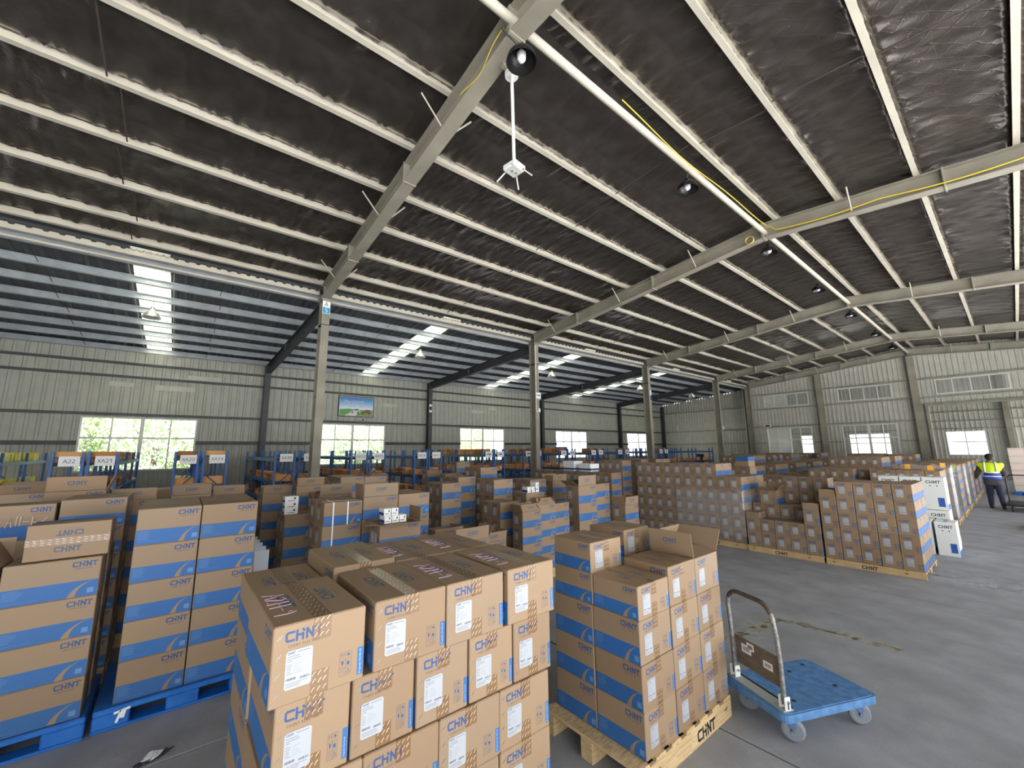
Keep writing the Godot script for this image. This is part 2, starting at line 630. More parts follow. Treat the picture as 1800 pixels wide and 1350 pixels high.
func build_main_frame() -> void:
	for i in FX.size():
		var x: float = FX[i]
		var which: String = ["behind the left pallets", "second from the left pallets", "above the sign reading A five", "carrying the yellow cable", "third from the far gable", "second from the far gable", "along the far gable"][i]
		if i == 0:
			continue
		# rafter pair
		var o := thing("roof_rafter", "grey steel roof rafter %s" % which, "rafter", Vector3(x, 0, 0), 0.0, "main hall rafters")
		for s in [-1.0, 1.0]:
			var ze := A_Z + 0.1 if s < 0 else B_Z - 0.1
			var c0 := Vector3(0, roof_y(RIDGE_Z) - 0.17, RIDGE_Z)
			var c1 := Vector3(0, roof_y(ze) - 0.19, ze)
			part("rafter_beam", prism(i_profile(0.22, 0.35), c0, c1), M.beam, o)
			for k in [0.36, 0.72]:
				var c := c0.lerp(c1, k)
				part("splice_plate", cbox(Vector3(0.24, 0.38, 0.03), 0.003), M.beam, o, c)
				for bx in [-0.085, 0.085]:
					for by in [-0.12, 0.12]:
						part("bolt", cbox(Vector3(0.025, 0.025, 0.055), 0.006), M.beam, o, c + Vector3(bx, by, 0))
			for k in [0.2, 0.5, 0.85]:
				var c := c0.lerp(c1, k)
				for sx in [-1.0, 1.0]:
					if (i == 6 and sx > 0):
						continue
					part("fly_brace", tube([c + Vector3(sx * 0.1, -0.14, 0), c + Vector3(sx * 0.42, 0.24, s * 0.02)], 0.016, 4), M.purlin, o)
		part("ridge_plate", cbox(Vector3(0.24, 0.37, 0.05), 0.004), M.beam, o, Vector3(0, roof_y(RIDGE_Z) - 0.175, RIDGE_Z))
		# columns
		for zz in [A_Z, B_Z]:
			if zz == B_Z and i == 0:
				continue
			var cname: String = ["in the unseen corner", "beside the shelves of yellow boxes", "bearing the sign A over five", "bearing a white notice and conduit", "beside the long carton wall", "third from the window wall", "at the corner of the far gable"][i]
			if zz == B_Z:
				cname = "on the open dock side, frame %s from the far gable" % NUM[7 - i]
			var c := thing("steel_column", "grey steel column %s" % cname, "column", Vector3(x + (0.035 if zz == A_Z else 0.0), 0, zz), 0.0, "steel columns")
			var top := roof_y(zz) - 0.02
			part("flange", cbox(Vector3(0.2, top, 0.014), 0.002), M.column, c, Vector3(0, top / 2, 0.15))
			part("flange", cbox(Vector3(0.2, top, 0.014), 0.002), M.column, c, Vector3(0, top / 2, -0.15))
			part("web", cbox(Vector3(0.012, top, 0.286)), M.column, c, Vector3(0, top / 2, 0))
			part("base_plate", cbox(Vector3(0.34, 0.02, 0.42), 0.003), M.column, c, Vector3(0, 0.01, 0))
			part("cap_plate", cbox(Vector3(0.26, 0.025, 0.36), 0.003), M.column, c, Vector3(0, top - 0.36, 0))
			for yy in [1.9, 3.4, 4.9]:
				part("stiffener", cbox(Vector3(0.186, 0.012, 0.284)), M.column, c, Vector3(0, yy, 0))
	# ridge tube
	solo("ridge_tube", tube([Vector3(-12.3, 6.94, -3.06), Vector3(29.7, 6.94, -3.06)], 0.055, 12), M.purlin, "long round grey tube running just below the roof ridge", "pipe")

func build_purlins() -> void:
	var zs := [[-2.80, "just beside the ridge tube"], [-1.67, "next to the ridge, dock side"], [-0.52, "second from the ridge, dock side"], [0.63, "third from the ridge, dock side"], [1.8, "fourth from the ridge, dock side"], [2.95, "fifth from the ridge, dock side"], [4.1, "sixth from the ridge, dock side"], [4.95, "along the dock eave"],
		[-4.47, "first below the ridge, window side"], [-5.66, "second below the ridge, window side"], [-6.84, "third below the ridge, window side"], [-8.01, "fourth below the ridge, window side"], [-9.18, "fifth below the ridge, window side"], [-10.32, "sixth below the ridge, window side"], [-11.12, "along the eave above the columns"]]
	for z in zs:
		var zz: float = z[0]
		var s := 1.0 if zz > RIDGE_Z else -1.0
		var up := Vector3(0, 1, 0.0966 * s).normalized()
		var y := roof_y(zz) + 0.1
		solo("roof_purlin", prism(c_profile(0.075, 0.19, 0.022, 0.006, -1.0), Vector3(-12.35, y, zz), Vector3(GX - 0.03, y, zz), up), M.purlin, "cream steel roof purlin %s" % z[1], "purlin", Vector3.ZERO, Basis(), "main roof purlins")
	# sag rods across the purlins, one line in each bay
	for i in range(1, FX.size() - 1):
		var xm: float = (FX[i] + FX[i + 1]) / 2.0
		var o := thing("sag_rod", "thin dark tie rods crossing the purlins in roof bay %s from the far gable" % NUM[6 - i], "tie rod", Vector3(xm, 0, 0), 0.0, "roof tie rods")
		var order := [-11.12, -10.32, -9.18, -8.01, -6.84, -5.66, -4.47, -2.80, -1.67, -0.52, 0.63, 1.8, 2.95]
		for k in order.size() - 1:
			var off := 0.06 if k % 2 else -0.06
			var a := Vector3(off, roof_y(order[k]) + 0.045, order[k] + 0.04)
			var b := Vector3(off, roof_y(order[k + 1]) + 0.045, order[k + 1] - 0.04)
			part("rod", tube([a, b], 0.011, 6), M.rod, o)
	# eave beams over the columns
	for i in range(1, FX.size() - 1):
		var x0: float = FX[i] + 0.12
		var x1: float = FX[i + 1] - 0.12
		var w: String = NUM[6 - i]
		solo("eave_beam", cbox(Vector3(x1 - x0, 0.16, 0.1), 0.006), M.purlin, "cream eave beam between columns, bay %s from the far gable" % w, "beam", Vector3((x0 + x1) / 2, 6.2, A_Z - 0.02), Basis(), "eave beams")
		solo("eave_pipe", tube([Vector3(x0, 6.04, A_Z - 0.12), Vector3(x1, 6.04, A_Z - 0.12)], 0.03, 8), M.purlin, "thin cream pipe under the eave beam, bay %s from the far gable" % w, "pipe", Vector3.ZERO, Basis(), "eave pipes")

func build_ceiling() -> void:
	var o := struct_node("ceiling", "dark quilted foil insulation under the main roof", "ceiling")
	var nz := FastNoiseLite.new()
	nz.noise_type = FastNoiseLite.TYPE_SIMPLEX_SMOOTH
	nz.seed = 4
	nz.frequency = 1.0
	var cuts := [-11.3, -11.12, -10.32, -9.18, -8.01, -6.84, -5.66, -4.47, RIDGE_Z, -2.80, -1.67, -0.52, 0.63, 1.8, 2.95, 4.1, 5.2]
	for b in FX.size() - 1:
		var xa: float = FX[b]
		var xb: float = FX[b + 1]
		for c in cuts.size() - 1:
			var za: float = cuts[c]
			var zb: float = cuts[c + 1]
			var near := b >= 1 and c >= 1
			var nx := int((xb - xa) / (0.05 if near and b <= 3 else 0.12)) if near else 6
			# the quilt is laid over the purlins and hangs slack between them
			var at_a: bool = za != RIDGE_Z
			var at_b: bool = zb != RIDGE_Z
			var zl := []
			var w := zb - za
			if near:
				if at_a:
					for q in [0.0, 0.02, 0.045, 0.075, 0.11, 0.16, 0.23]:
						if q < w * 0.48:
							zl.append(za + q)
				else:
					zl.append(za)
				var m0: float = zl[-1]
				var m1 := zb - (0.23 if at_b and w > 0.5 else 0.0)
				var k := maxi(1, int((m1 - m0) / 0.1))
				for q in range(1, k):
					zl.append(lerpf(m0, m1, float(q) / k))
				if at_b:
					for q in [0.23, 0.16, 0.11, 0.075, 0.045, 0.02, 0.0]:
						if q < w * 0.48:
							zl.append(zb - q)
				else:
					zl.append(zb)
			else:
				zl = [za, (za + zb) / 2, zb]
			var nn := zl.size() - 1
			var v := []
			for i in nx + 1:
				var x := lerpf(xa, xb, float(i) / nx)
				var row := []
				for j in nn + 1:
					var z: float = zl[j]
					var ea := z - za if at_a else 9.0
					var eb := zb - z if at_b else 9.0
					var e := minf(ea, eb)
					var side := za if ea < eb else zb
					var hang := smoothstep(0.0, 0.085, e)
					# sharp pleats running out from the purlins, dying away towards the middle
					var pl := absf(nz.get_noise_2d(x * 4.6 + side * 31.0, side * 7.0 + e * 0.8))
					var pleat := pow(1.0 - minf(1.0, pl * 2.4), 2.0) * exp(-e / 0.3)
					var wr := nz.get_noise_2d(x * 3.4, z * 1.1) * 0.02 + nz.get_noise_2d(x * 9.0 + 40.0, z * 2.2) * 0.007
					row.append(Vector3(x, roof_y(z) + 0.204 - hang * (0.06 + 0.085 * pleat - wr), z))
				v.append(row)
			var s := st()
			s.set_smooth_group(0)
			for i in nx:
				for j in nn:
					var q := [v[i][j], v[i + 1][j], v[i + 1][j + 1], v[i][j + 1]]
					for k in [0, 1, 2, 0, 2, 3]:
						s.set_uv(Vector2(q[k].x / 0.9, q[k].z / 0.9))
						s.add_vertex(q[k])
			s.index()
			s.generate_normals()
			part("insulation_panel", s.commit(), M.foil, o)
	# outer roof skin
	var r := struct_node("ceiling_outer", "outer steel roof skin", "roof")
	for s in [-1.0, 1.0]:
		var ze := -11.5 if s < 0 else 5.5
		var poly := PackedVector2Array([Vector2(-21.4, 0), Vector2(21.4, 0), Vector2(21.4, 0.05), Vector2(-21.4, 0.05)])
		part("roof_skin", prism(poly, Vector3(8.8, roof_y(RIDGE_Z) + 0.33, RIDGE_Z), Vector3(8.8, roof_y(ze) + 0.33, ze)), M.deck, r)

func build_lean_to() -> void:
	# deck sheets from the eave down to the window wall, with a translucent strip in each bay
	var o := struct_node("ceiling_lean_to", "dark ribbed steel deck of the lean-to roof with daylight strips", "ceiling")
	var sky := [[-8.3, -7.65], [-1.2, -0.55], [6.2, 6.85], [13.1, 13.75], [20.2, 20.85], [26.6, 27.25]]
	var run := 7.55
	var cz := -14.85
	# a sheet stands in xy with ribs to +z: lay it down so that its height runs along the slope and ribs point down
	var bs := Basis(Vector3.RIGHT, PI / 2 - atan(0.0857))
	var cuts := [-12.4]
	for k in sky:
		cuts.append(k[0]); cuts.append(k[1])
	cuts.append(LX)
	for i in cuts.size() - 1:
		var a: float = cuts[i]
		var b: float = cuts[i + 1]
		var is_sky := i % 2 == 1
		var n := maxi(1, int(round((b - a) / 1.0)))
		var w := (b - a) / n
		for j in n:
			var c := a + w * (j + 0.5)
			part("daylight_panel" if is_sky else "deck_panel", sheet(w, run, 0.2 if not is_sky else 0.11, 0.03), M.skylight if is_sky else M.deck, o, Vector3(c, lean_y(cz) + 0.25, cz), bs)
	# purlins
	for k in 8:
		var z := -11.4 - k
		var y := lean_y(z) + 0.09
		var side := 1.0
		solo("lean_to_purlin", prism(c_profile(0.07, 0.17, 0.02, 0.005, -side), Vector3(-12.35, y, z), Vector3(LX - 0.03, y, z), Vector3(0, 1, -0.0857).normalized()), M.galv, "galvanised lean-to purlin, %s down from the column line" % ORD[k + 1], "purlin", Vector3.ZERO, Basis(), "lean-to purlins")
	# rafters and wall posts
	var px := [-5.0, 2.45, 9.56, 17.3, 25.2]
	var cx := [-4.885, 2.665, 10.18, 17.69, 25.21]
	for i in 5:
		var w: String = ["behind the shelves of yellow boxes", "between the first window and the poster", "between the poster and the middle window", "behind the column with the white notice", "nearest the far end wall"][i]
		var c0 := Vector3(cx[i], lean_y(-11.4) - 0.19, -11.385)
		var c1 := Vector3(px[i], lean_y(-18.3) - 0.16, -18.3)
		var rf := thing("lean_to_rafter", "dark steel rafter of the lean-to %s" % w, "rafter", Vector3.ZERO, 0.0, "lean-to rafters")
		part("rafter_beam", prism(i_profile(0.18, 0.32), c0, c1), M.dark_steel, rf)
		part("splice_plate", cbox(Vector3(0.2, 0.34, 0.03), 0.003), M.dark_steel, rf, c0.lerp(c1, 0.55))
		part("hook", tube([c0.lerp(c1, 0.55) + Vector3(-0.1, 0.08, 0.1), c0.lerp(c1, 0.55) + Vector3(-0.13, -0.02, 0.16), c0.lerp(c1, 0.55) + Vector3(-0.1, -0.1, 0.1)], 0.015, 6), M.steel, rf)
		var ps := thing("wall_post", "dark steel wall post %s" % w, "post", Vector3(px[i], 0, -18.36), 0.0, "dark wall posts")
		var top := lean_y(-18.3) - 0.02
		part("flange", cbox(Vector3(0.2, top, 0.014), 0.002), M.dark_steel, ps, Vector3(0, top / 2, 0.1))
		part("flange", cbox(Vector3(0.2, top, 0.014), 0.002), M.dark_steel, ps, Vector3(0, top / 2, -0.1))
		part("web", cbox(Vector3(0.012, top, 0.186)), M.dark_steel, ps, Vector3(0, top / 2, 0))
	var cp := thing("wall_post", "dark steel corner post beside the racks at the far end wall", "post", Vector3(LX - 0.22, 0, -18.36), 0.0, "dark wall posts")
	part("post", cbox(Vector3(0.2, 5.45, 0.2), 0.004), M.dark_steel, cp, Vector3(0, 2.725, 0))
	# fascia closing the step between the two roofs
	var fs := struct_node("wall_fascia", "dark ribbed fascia between the lean-to and main roofs", "wall")
	box_part("fascia_panel", Vector3(-12.4, 6.26, -11.62), Vector3(LX, 6.75, -11.56), M.deck, fs)
	# tie rods between the lean-to purlins
	for b in 5:
		for q in [0.3, 0.72]:
			var xx: float = [-4.885, 2.63, 10.145, 17.66, 25.175][b] + q * 7.4
			if xx > 30.5:
				continue
			var o2 := thing("sag_rod", "short dark tie rods between lean-to purlins, line %s in bay %s from the yellow boxes" % [NUM[1 if q < 0.5 else 2], NUM[b + 1]], "tie rod", Vector3(xx, 0, 0), 0.0, "lean-to tie rods")
			for k in 7:
				var za := -11.4 - k
				part("rod", tube([Vector3(0.05 * (k % 2), lean_y(za) + 0.06, za - 0.037), Vector3(0.05 * (k % 2), lean_y(za - 1) + 0.06, za - 0.963)], 0.008, 5), M.rod, o2)

func build_window_wall() -> void:
	var o := struct_node("wall_window_side", "ribbed grey steel wall with windows behind the racks", "wall")
	var wins := [[-9.5, -6.5], [-2.53, 0.42], [4.42, 7.38], [11.45, 14.43], [18.6, 21.6], [26.2, 29.2]]
	var place := func(c: float, y: float) -> Transform3D: return Transform3D(Basis(), Vector3(c, y, WALL_Z - 0.06))
	var xs := -12.4
	for i in wins.size():
		var a: float = wins[i][0]
		var b: float = wins[i][1]
		clad(o, xs, a, 0.0, 5.75, place, M.wall_sheet)
		clad(o, a, b, 3.2, 5.75, place, M.wall_sheet)
		clad(o, a, b, 0.0, 1.44, place, M.wall_sheet)
		if i > 0:
			window_unit("window_%d" % i, "white framed window %s along the window wall" % ["showing green trees", "below the landscape poster", "between the poster and the white-notice column", "behind racks past the white-notice column", "nearest the far end wall"][i - 1], b - a, 1.76, 4, [0.61], Vector3((a + b) / 2, 1.44, WALL_Z), 0.0)
		else:
			window_unit("window_9", "white framed window beyond the yellow boxes", b - a, 1.76, 4, [0.61], Vector3((a + b) / 2, 1.44, WALL_Z), 0.0)
		xs = b
	clad(o, xs, LX, 0.0, 5.75, place, M.wall_sheet)
	# short flat strips over the ribs, in the paler gable sheet colour
	for p in [[-1.7, 4.3, 0.62, 0.16], [-0.3, 4.26, 1.1, 0.18], [0.5, 4.7, 1.0, 0.16], [7.6, 4.15, 0.7, 0.16], [12.6, 4.1, 0.8, 0.16], [13.6, 4.35, 0.5, 0.2]]:
		part("pale_strip", cbox(Vector3(p[2], p[3], 0.006)), M.gable_sheet, o, Vector3(p[0], p[1], WALL_Z + 0.0))
	for g in [[5.0, 0.07, "topmost"], [4.55, 0.07, "second from the eave"], [3.29, 0.08, "above the windows"]]:
		solo("wall_girt", prism(c_profile(0.12, g[1], 0.015, 0.006, 1.0), Vector3(-12.3, g[0], WALL_Z + 0.07), Vector3(LX - 0.1, g[0], WALL_Z + 0.07)), M.dark_steel, "dark steel wall girt on the window wall, %s" % g[2], "girt", Vector3.ZERO, Basis(), "window wall girts")
	var cuts := [-12.3, -9.5, -6.5, -2.53, 0.42, 4.42, 7.38, 11.45, 14.43, 18.6, 21.6, 26.2, 29.2, LX - 0.1]
	for i in range(0, cuts.size() - 1, 2):
		solo("wall_girt", prism(c_profile(0.12, 0.12, 0.015, 0.006, 1.0), Vector3(cuts[i], 2.36, WALL_Z + 0.07), Vector3(cuts[i + 1], 2.36, WALL_Z + 0.07)), M.dark_steel, "short dark wall girt between windows, %s from the yellow boxes" % ORD[i / 2 + 1], "girt", Vector3.ZERO, Basis(), "girts between the windows")

func build_gable() -> void:
	var o := struct_node("wall_gable", "pale ribbed steel end wall of the main hall with windows and doorway", "wall")
	# facing west: sheet +z -> world -x
	var bs := Basis(Vector3.UP, -PI / 2)
	var place := func(c: float, y: float) -> Transform3D: return Transform3D(bs, Vector3(GX + 0.16, y, c))
	var cols := [[-11.2, -10.3, -7.8], [-7.17, -6.36, -3.95], [-3.05, -2.3, 0.17]]
	for i in 3:
		var z0: float = cols[i][0]
		var wa: float = cols[i][1]
		var wb: float = cols[i][2]
		var z1: float = [-7.17, -3.05, 5.1][i]
		var door := i == 2
		clad(o, z0, z1, 5.4, 7.4, place, M.gable_sheet, 1.0, 0.2)
		clad(o, z0, wa, 4.62, 5.4, place, M.gable_sheet, 1.0, 0.2)
		clad(o, wb, z1, 4.62, 5.4, place, M.gable_sheet, 1.0, 0.2)
		if door:
			clad(o, z0, z1, 4.12, 4.62, place, M.gable_sheet, 1.0, 0.2)
			clad(o, z0, -2.72, 0.0, 4.12, place, M.gable_sheet, 0.4, 0.2)
			clad(o, 3.4, z1, 0.0, 4.12, place, M.gable_sheet, 1.0, 0.2)
		else:
			clad(o, z0, z1, 3.25, 4.62, place, M.gable_sheet, 1.0, 0.2)
			clad(o, z0, wa, 0.0, 3.25, place, M.gable_sheet, 1.0, 0.2)
			clad(o, wb, z1, 0.0, 3.25, place, M.gable_sheet, 1.0, 0.2)
			clad(o, wa, wb, 0.0, 1.2, place, M.gable_sheet, 1.0, 0.2)
			window_unit("window_%d" % (8 + i * 2 + 3), "large white framed window in the gable wall %s" % ["beside the slatted shutter", "beside the doorway"][i], wb - wa, 2.05, 4, [0.63], Vector3(GX + 0.12, 1.2, (wa + wb) / 2), -PI / 2)
		window_unit("window_%d" % (7 + i), "narrow high white framed window in the gable wall, %s" % ["next to the lean-to", "under the ridge slope", "above the doorway"][i], wb - wa, 0.78, 4, [], Vector3(GX + 0.12, 4.62, (wa + wb) / 2), -PI / 2, 0.04)
	# slatted shutter behind part of the first gable window
	var sh := thing("window_shutter", "white slatted shutter behind the gable window next to the lean-to", "shutter", Vector3(GX + 0.35, 1.2, -9.65))
	for k in 26:
		part("slat", cbox(Vector3(0.02, 0.05, 1.15), 0.004), M.white_frame, sh, Vector3(0, 0.08 + k * 0.076, 0), Basis(Vector3.BACK, 0.5))
	for s in [-1.0, 1.0]:
		part("side_rail", cbox(Vector3(0.04, 2.02, 0.05), 0.004), M.white_frame, sh, Vector3(0, 1.01, s * 0.6))
	# posts and girts
	for p in [[-7.17, "between the two gable windows"], [-3.05, "beside the doorway"]]:
		var c := thing("gable_column", "pale steel column on the far gable %s" % p[1], "column", Vector3(GX - 0.02, 0, p[0]), 0.0, "gable columns")
		var top := roof_y(p[0]) - 0.4
		part("flange", cbox(Vector3(0.014, top, 0.28), 0.002), M.column, c, Vector3(-0.13, top / 2, 0))
		part("flange", cbox(Vector3(0.014, top, 0.28), 0.002), M.column, c, Vector3(0.1, top / 2, 0))
		part("web", cbox(Vector3(0.22, top, 0.012)), M.column, c, Vector3(-0.015, top / 2, 0))
	for g in [[5.48, -11.0, 4.9], [4.5, -11.0, 4.9], [3.36, -11.0, -2.8]]:
		solo("wall_girt", prism(c_profile(0.1, 0.06, 0.012, 0.005, 1.0), Vector3(GX + 0.07, g[0], g[1]), Vector3(GX + 0.07, g[0], g[2])), M.column, "pale girt across the far gable, %s windows" % ["above the narrow", "below the narrow", "above the large"][0 if g[0] > 5 else (1 if g[0] > 4 else 2)], "girt", Vector3.ZERO, Basis(), "gable girts")
	for s in [[-11.0, -10.35], [-7.75, -6.4], [-3.9, -2.8]]:
		solo("wall_girt", prism(c_profile(0.1, 0.06, 0.012, 0.005, 1.0), Vector3(GX + 0.07, 2.3, s[0]), Vector3(GX + 0.07, 2.3, s[1])), M.column, "short pale girt beside the large gable windows, starting %s" % ["at the corner column", "between the windows", "by the doorway"][0 if s[0] < -8 else (1 if s[0] < -5 else 2)], "girt", Vector3.ZERO, Basis(), "short gable girts")
	# door frame
	var d := struct_node("door_1", "steel framed doorway in the far gable", "doorway")
	box_part("jamb", Vector3(GX - 0.02, 0, -2.78), Vector3(GX + 0.22, 4.12, -2.66), M.column, d, 0.004)
	box_part("jamb", Vector3(GX - 0.02, 0, 3.34), Vector3(GX + 0.22, 4.12, 3.46), M.column, d, 0.004)
	box_part("lintel", Vector3(GX - 0.06, 4.06, -2.78), Vector3(GX + 0.22, 4.18, 3.46), M.column, d, 0.004)
	# lamp box and conduit on the gable
	var ex := thing("exit_lamp", "small dark fronted box on the gable above the shuttered window", "sign box", Vector3(GX + 0.02, 3.42, -10.2))
	part("case", cbox(Vector3(0.1, 0.16, 0.42), 0.006), M.white_frame, ex)
	part("front", cbox(Vector3(0.01, 0.1, 0.26), 0.002), M.black, ex, Vector3(-0.056, 0, 0.02))
	solo("conduit", tube([Vector3(GX - 0.1, 0.1, -10.72), Vector3(GX - 0.1, 6.0, -10.72)], 0.018, 6), M.column, "thin grey conduit down the gable corner column", "conduit")
	# end wall of the lean-to
	var l := struct_node("wall_lean_to_end", "pale ribbed steel end wall of the lean-to", "wall")
	var place2 := func(c: float, y: float) -> Transform3D: return Transform3D(bs, Vector3(LX + 0.06, y, c))
	clad(l, WALL_Z, -11.2, 0.0, 6.4, place2, M.gable_sheet, 1.0, 0.2)
	box_part("return_panel", Vector3(GX + 0.15, 0.0, -11.25), Vector3(LX + 0.1, 7.0, -11.15), M.gable_sheet, l)
	for g in [4.85, 3.31, 2.33]:
		solo("wall_girt", prism(c_profile(0.1, 0.06, 0.012, 0.005, 1.0), Vector3(LX - 0.05, g, -18.3), Vector3(LX - 0.05, g, -11.3)), M.column, "pale girt on the lean-to end wall, %s" % ["top", "middle", "lowest"][0 if g > 4 else (1 if g > 3 else 2)], "girt", Vector3.ZERO, Basis(), "lean-to end girts")
	# the room beyond the gable, seen through its windows and doorway
	var n := struct_node("wall_annex", "pale steel walls of the next room beyond the doorway", "wall")
	var far := 39.0
	var place3 := func(c: float, y: float) -> Transform3D: return Transform3D(bs, Vector3(far, y, c))
	var open := [[-11.0, -8.6], [-7.9, -5.6], [-2.9, -1.15], [0.6, 2.4]]
	var z := -11.6
	for i in open.size():
		var a: float = open[i][0]
		var b: float = open[i][1]
		clad(n, z, a, 0.0, 7.0, place3, M.gable_sheet)
		clad(n, a, b, 2.95, 7.0, place3, M.gable_sheet)
		clad(n, a, b, 0.0, 1.4, place3, M.gable_sheet)
		window_unit("window_%d" % (20 + i), "bright window in the room beyond the gable, %s" % ["behind the shutter", "behind the second gable window", "framed by the doorway", "far side of the doorway"][i], b - a, 1.55, 2, [0.55], Vector3(far - 0.02, 1.4, (a + b) / 2), -PI / 2, 0.05)
		z = b
	clad(n, z, 5.2, 0.0, 7.0, place3, M.gable_sheet)
	for g in [3.1, 3.6, 4.2]:
		box_part("girt", Vector3(far - 0.1, g - 0.03, -11.5), Vector3(far - 0.02, g + 0.03, 5.1), M.column, n)
	box_part("side_panel", Vector3(GX + 0.2, 0, -11.62), Vector3(far, 7.0, -11.55), M.gable_sheet, n)
	box_part("side_panel", Vector3(GX + 0.2, 2.6, 5.1), Vector3(far, 7.0, 5.2), M.gable_sheet, n)
	box_part("post", Vector3(far - 0.35, 0, -0.3), Vector3(far - 0.1, 7.0, -0.05), M.column, n)
	var na := struct_node("ceiling_annex", "dark roof of the next room", "ceiling")
	box_part("roof_panel", Vector3(GX + 0.2, 7.0, -11.7), Vector3(far + 0.2, 7.1, 5.3), M.deck, na)
	for k in 5:
		box_part("roof_beam", Vector3(GX + 0.2, 6.8, -10 + k * 3.5), Vector3(far, 7.0, -9.85 + k * 3.5), M.column, na)

func build_dock_side() -> void:
	# the side behind the camera: wide dock openings between columns, wall above, and the closed end
	var o := struct_node("wall_dock_side", "steel wall over the wide dock openings behind the viewer", "wall")
	var bs := Basis(Vector3.UP, PI)
	var place := func(c: float, y: float) -> Transform3D: return Transform3D(bs, Vector3(c, y, B_Z + 0.25))
	clad(o, -12.4, GX, 5.6, 6.7, place, M.gable_sheet, 2.0)
	for i in FX.size() - 1:
		var x0: float = FX[i]
		clad(o, x0 - 0.5 if i else x0, x0 + 0.5, 0.0, 5.6, place, M.gable_sheet)
	clad(o, GX - 0.5, GX, 0.0, 5.6, place, M.gable_sheet)
	clad(o, 25.6, 29.3, 0.0, 5.6, place, M.gable_sheet, 2.0)
	var w := struct_node("wall_near_end", "steel end wall behind the viewer", "wall")
	var bs2 := Basis(Vector3.UP, PI / 2)
	var place2 := func(c: float, y: float) -> Transform3D: return Transform3D(bs2, Vector3(-12.45, y, c))
	clad(w, WALL_Z, 5.3, 0.0, 7.5, place2, M.gable_sheet, 2.0)
	var y := struct_node("ground_outside", "pale concrete yard outside", "ground")
	box_part("yard", Vector3(-60, -0.25, 5.5), Vector3(80, -0.05, 60), M.outside, y)
	box_part("yard", Vector3(-60, -0.25, -70), Vector3(80, -0.05, -19.3), M.outside, y)
	box_part("yard", Vector3(44.0, -0.25, -19.3), Vector3(80, -0.05, 5.5), M.outside, y)

func build_trees() -> void:
	var leaf := st()
	# one leaf: a folded rhomb
	var a := Vector3(0, 0, 0)
	var b := Vector3(0.05, 0.012, 0.06)
	var c := Vector3(0, 0, 0.15)
	var d := Vector3(-0.05, 0.012, 0.06)
	tri(leaf, a, b, c, Vector3.UP)
	tri(leaf, a, c, d, Vector3.UP)
	var lm := leaf.commit()
	var green := mat(Color8(160, 178, 132), 0.6)
	green.backlight_enabled = true
	green.backlight = Color8(110, 124, 84)
	var bark := mat(Color8(92, 78, 62), 0.9)
	var r := RandomNumberGenerator.new()
	r.seed = 12
	var spots := [[-6.5, -24.0, 1.9, 4.0], [-3.4, -22.6, 1.8, 3.5], [-0.9, -24.6, 2.3, 4.4], [1.4, -22.8, 1.8, 3.5], [4.6, -25.0, 2.1, 4.2], [7.6, -23.2, 1.8, 3.3], [11.0, -25.5, 2.0, 3.2], [18.0, -27.0, 2.2, 3.4]]
	for k in spots.size():
		var p: Array = spots[k]
		var o := thing("tree", "pale green leafy tree outside, %s along the window wall" % ORD[k + 1], "tree", Vector3(p[0], -0.05, p[1]), 0.0, "trees outside the windows")
		var h: float = p[3]
		part("trunk", tube([Vector3(0, 0, 0), Vector3(0.08, h * 0.5, 0.03), Vector3(0, h, 0)], [0.14, 0.11, 0.05], 8), bark, o)
		for q in 4:
			var an := q * 1.7 + k
			part("branch", tube([Vector3(0.05, h * (0.4 + q * 0.1), 0), Vector3(cos(an) * p[2] * 0.4, h * (0.6 + q * 0.1), sin(an) * p[2] * 0.4), Vector3(cos(an) * p[2] * 0.8, h * (0.75 + q * 0.1), sin(an) * p[2] * 0.8)], [0.05, 0.035, 0.015], 6), bark, o)
		var mm := MultiMesh.new()
		mm.transform_format = MultiMesh.TRANSFORM_3D
		mm.mesh = lm
		var n := 6400
		mm.instance_count = n
		for i in n:
			var v := Vector3(r.randfn(), r.randfn() * 0.8, r.randfn())
			v = v.normalized() * p[2] * (0.35 + 0.65 * r.randf())
			var bl := sin(v.x * 3.1 + k) * 0.3 + sin(v.z * 2.7) * 0.2
			var pos := Vector3(v.x, h * 0.72 + v.y * 1.15 + bl, v.z)
			if pos.y < 0.2:
				pos.y = 0.2 + r.randf()
			mm.set_instance_transform(i, Transform3D(Basis.from_euler(Vector3(r.randf() * TAU, r.randf() * TAU, r.randf() * TAU)).scaled(Vector3.ONE * r.randf_range(0.8, 1.5)), pos))
		var f := MultiMeshInstance3D.new()
		f.name = "foliage"
		f.multimesh = mm
		f.material_override = green
		f.set_meta("kind", "stuff")
		o.add_child(f, true)

# ---------------------------------------------------------------- cartons
# a carton: x = label face width W, z = length L, y = height H; label face looks to +z, printed long faces to -x and +x
const CARD := Color8(148, 124, 97)
const CARD_IN := Color8(188, 150, 106)
const PRINT := Color8(46, 78, 128)
const BAND := Color8(46, 100, 160)
var KIND := {
	"front_wide": {"w": 0.312, "l": 0.505, "h": 0.253, "px": 1500.0},
	"front_slim": {"w": 0.246, "l": 0.505, "h": 0.268, "px": 1400.0},
	"square": {"w": 0.362, "l": 0.368, "h": 0.258, "px": 1300.0},
	"low": {"w": 0.355, "l": 0.365, "h": 0.205, "px": 1100.0},
	"left": {"w": 0.29, "l": 0.408, "h": 0.280, "px": 1200.0},
	"row": {"w": 0.24, "l": 0.38, "h": 0.26, "px": 900.0},
	"mid": {"w": 0.30, "l": 0.43, "h": 0.262, "px": 1000.0},
	"long": {"w": 0.31, "l": 0.485, "h": 0.272, "px": 1000.0},
}
var sheets := {}
var bulk := []          # cartons that the photo hides or cannot tell apart
var tints := [Color(1, 1, 1), Color(0.95, 0.94, 0.93), Color(0.97, 0.98, 1.0)]

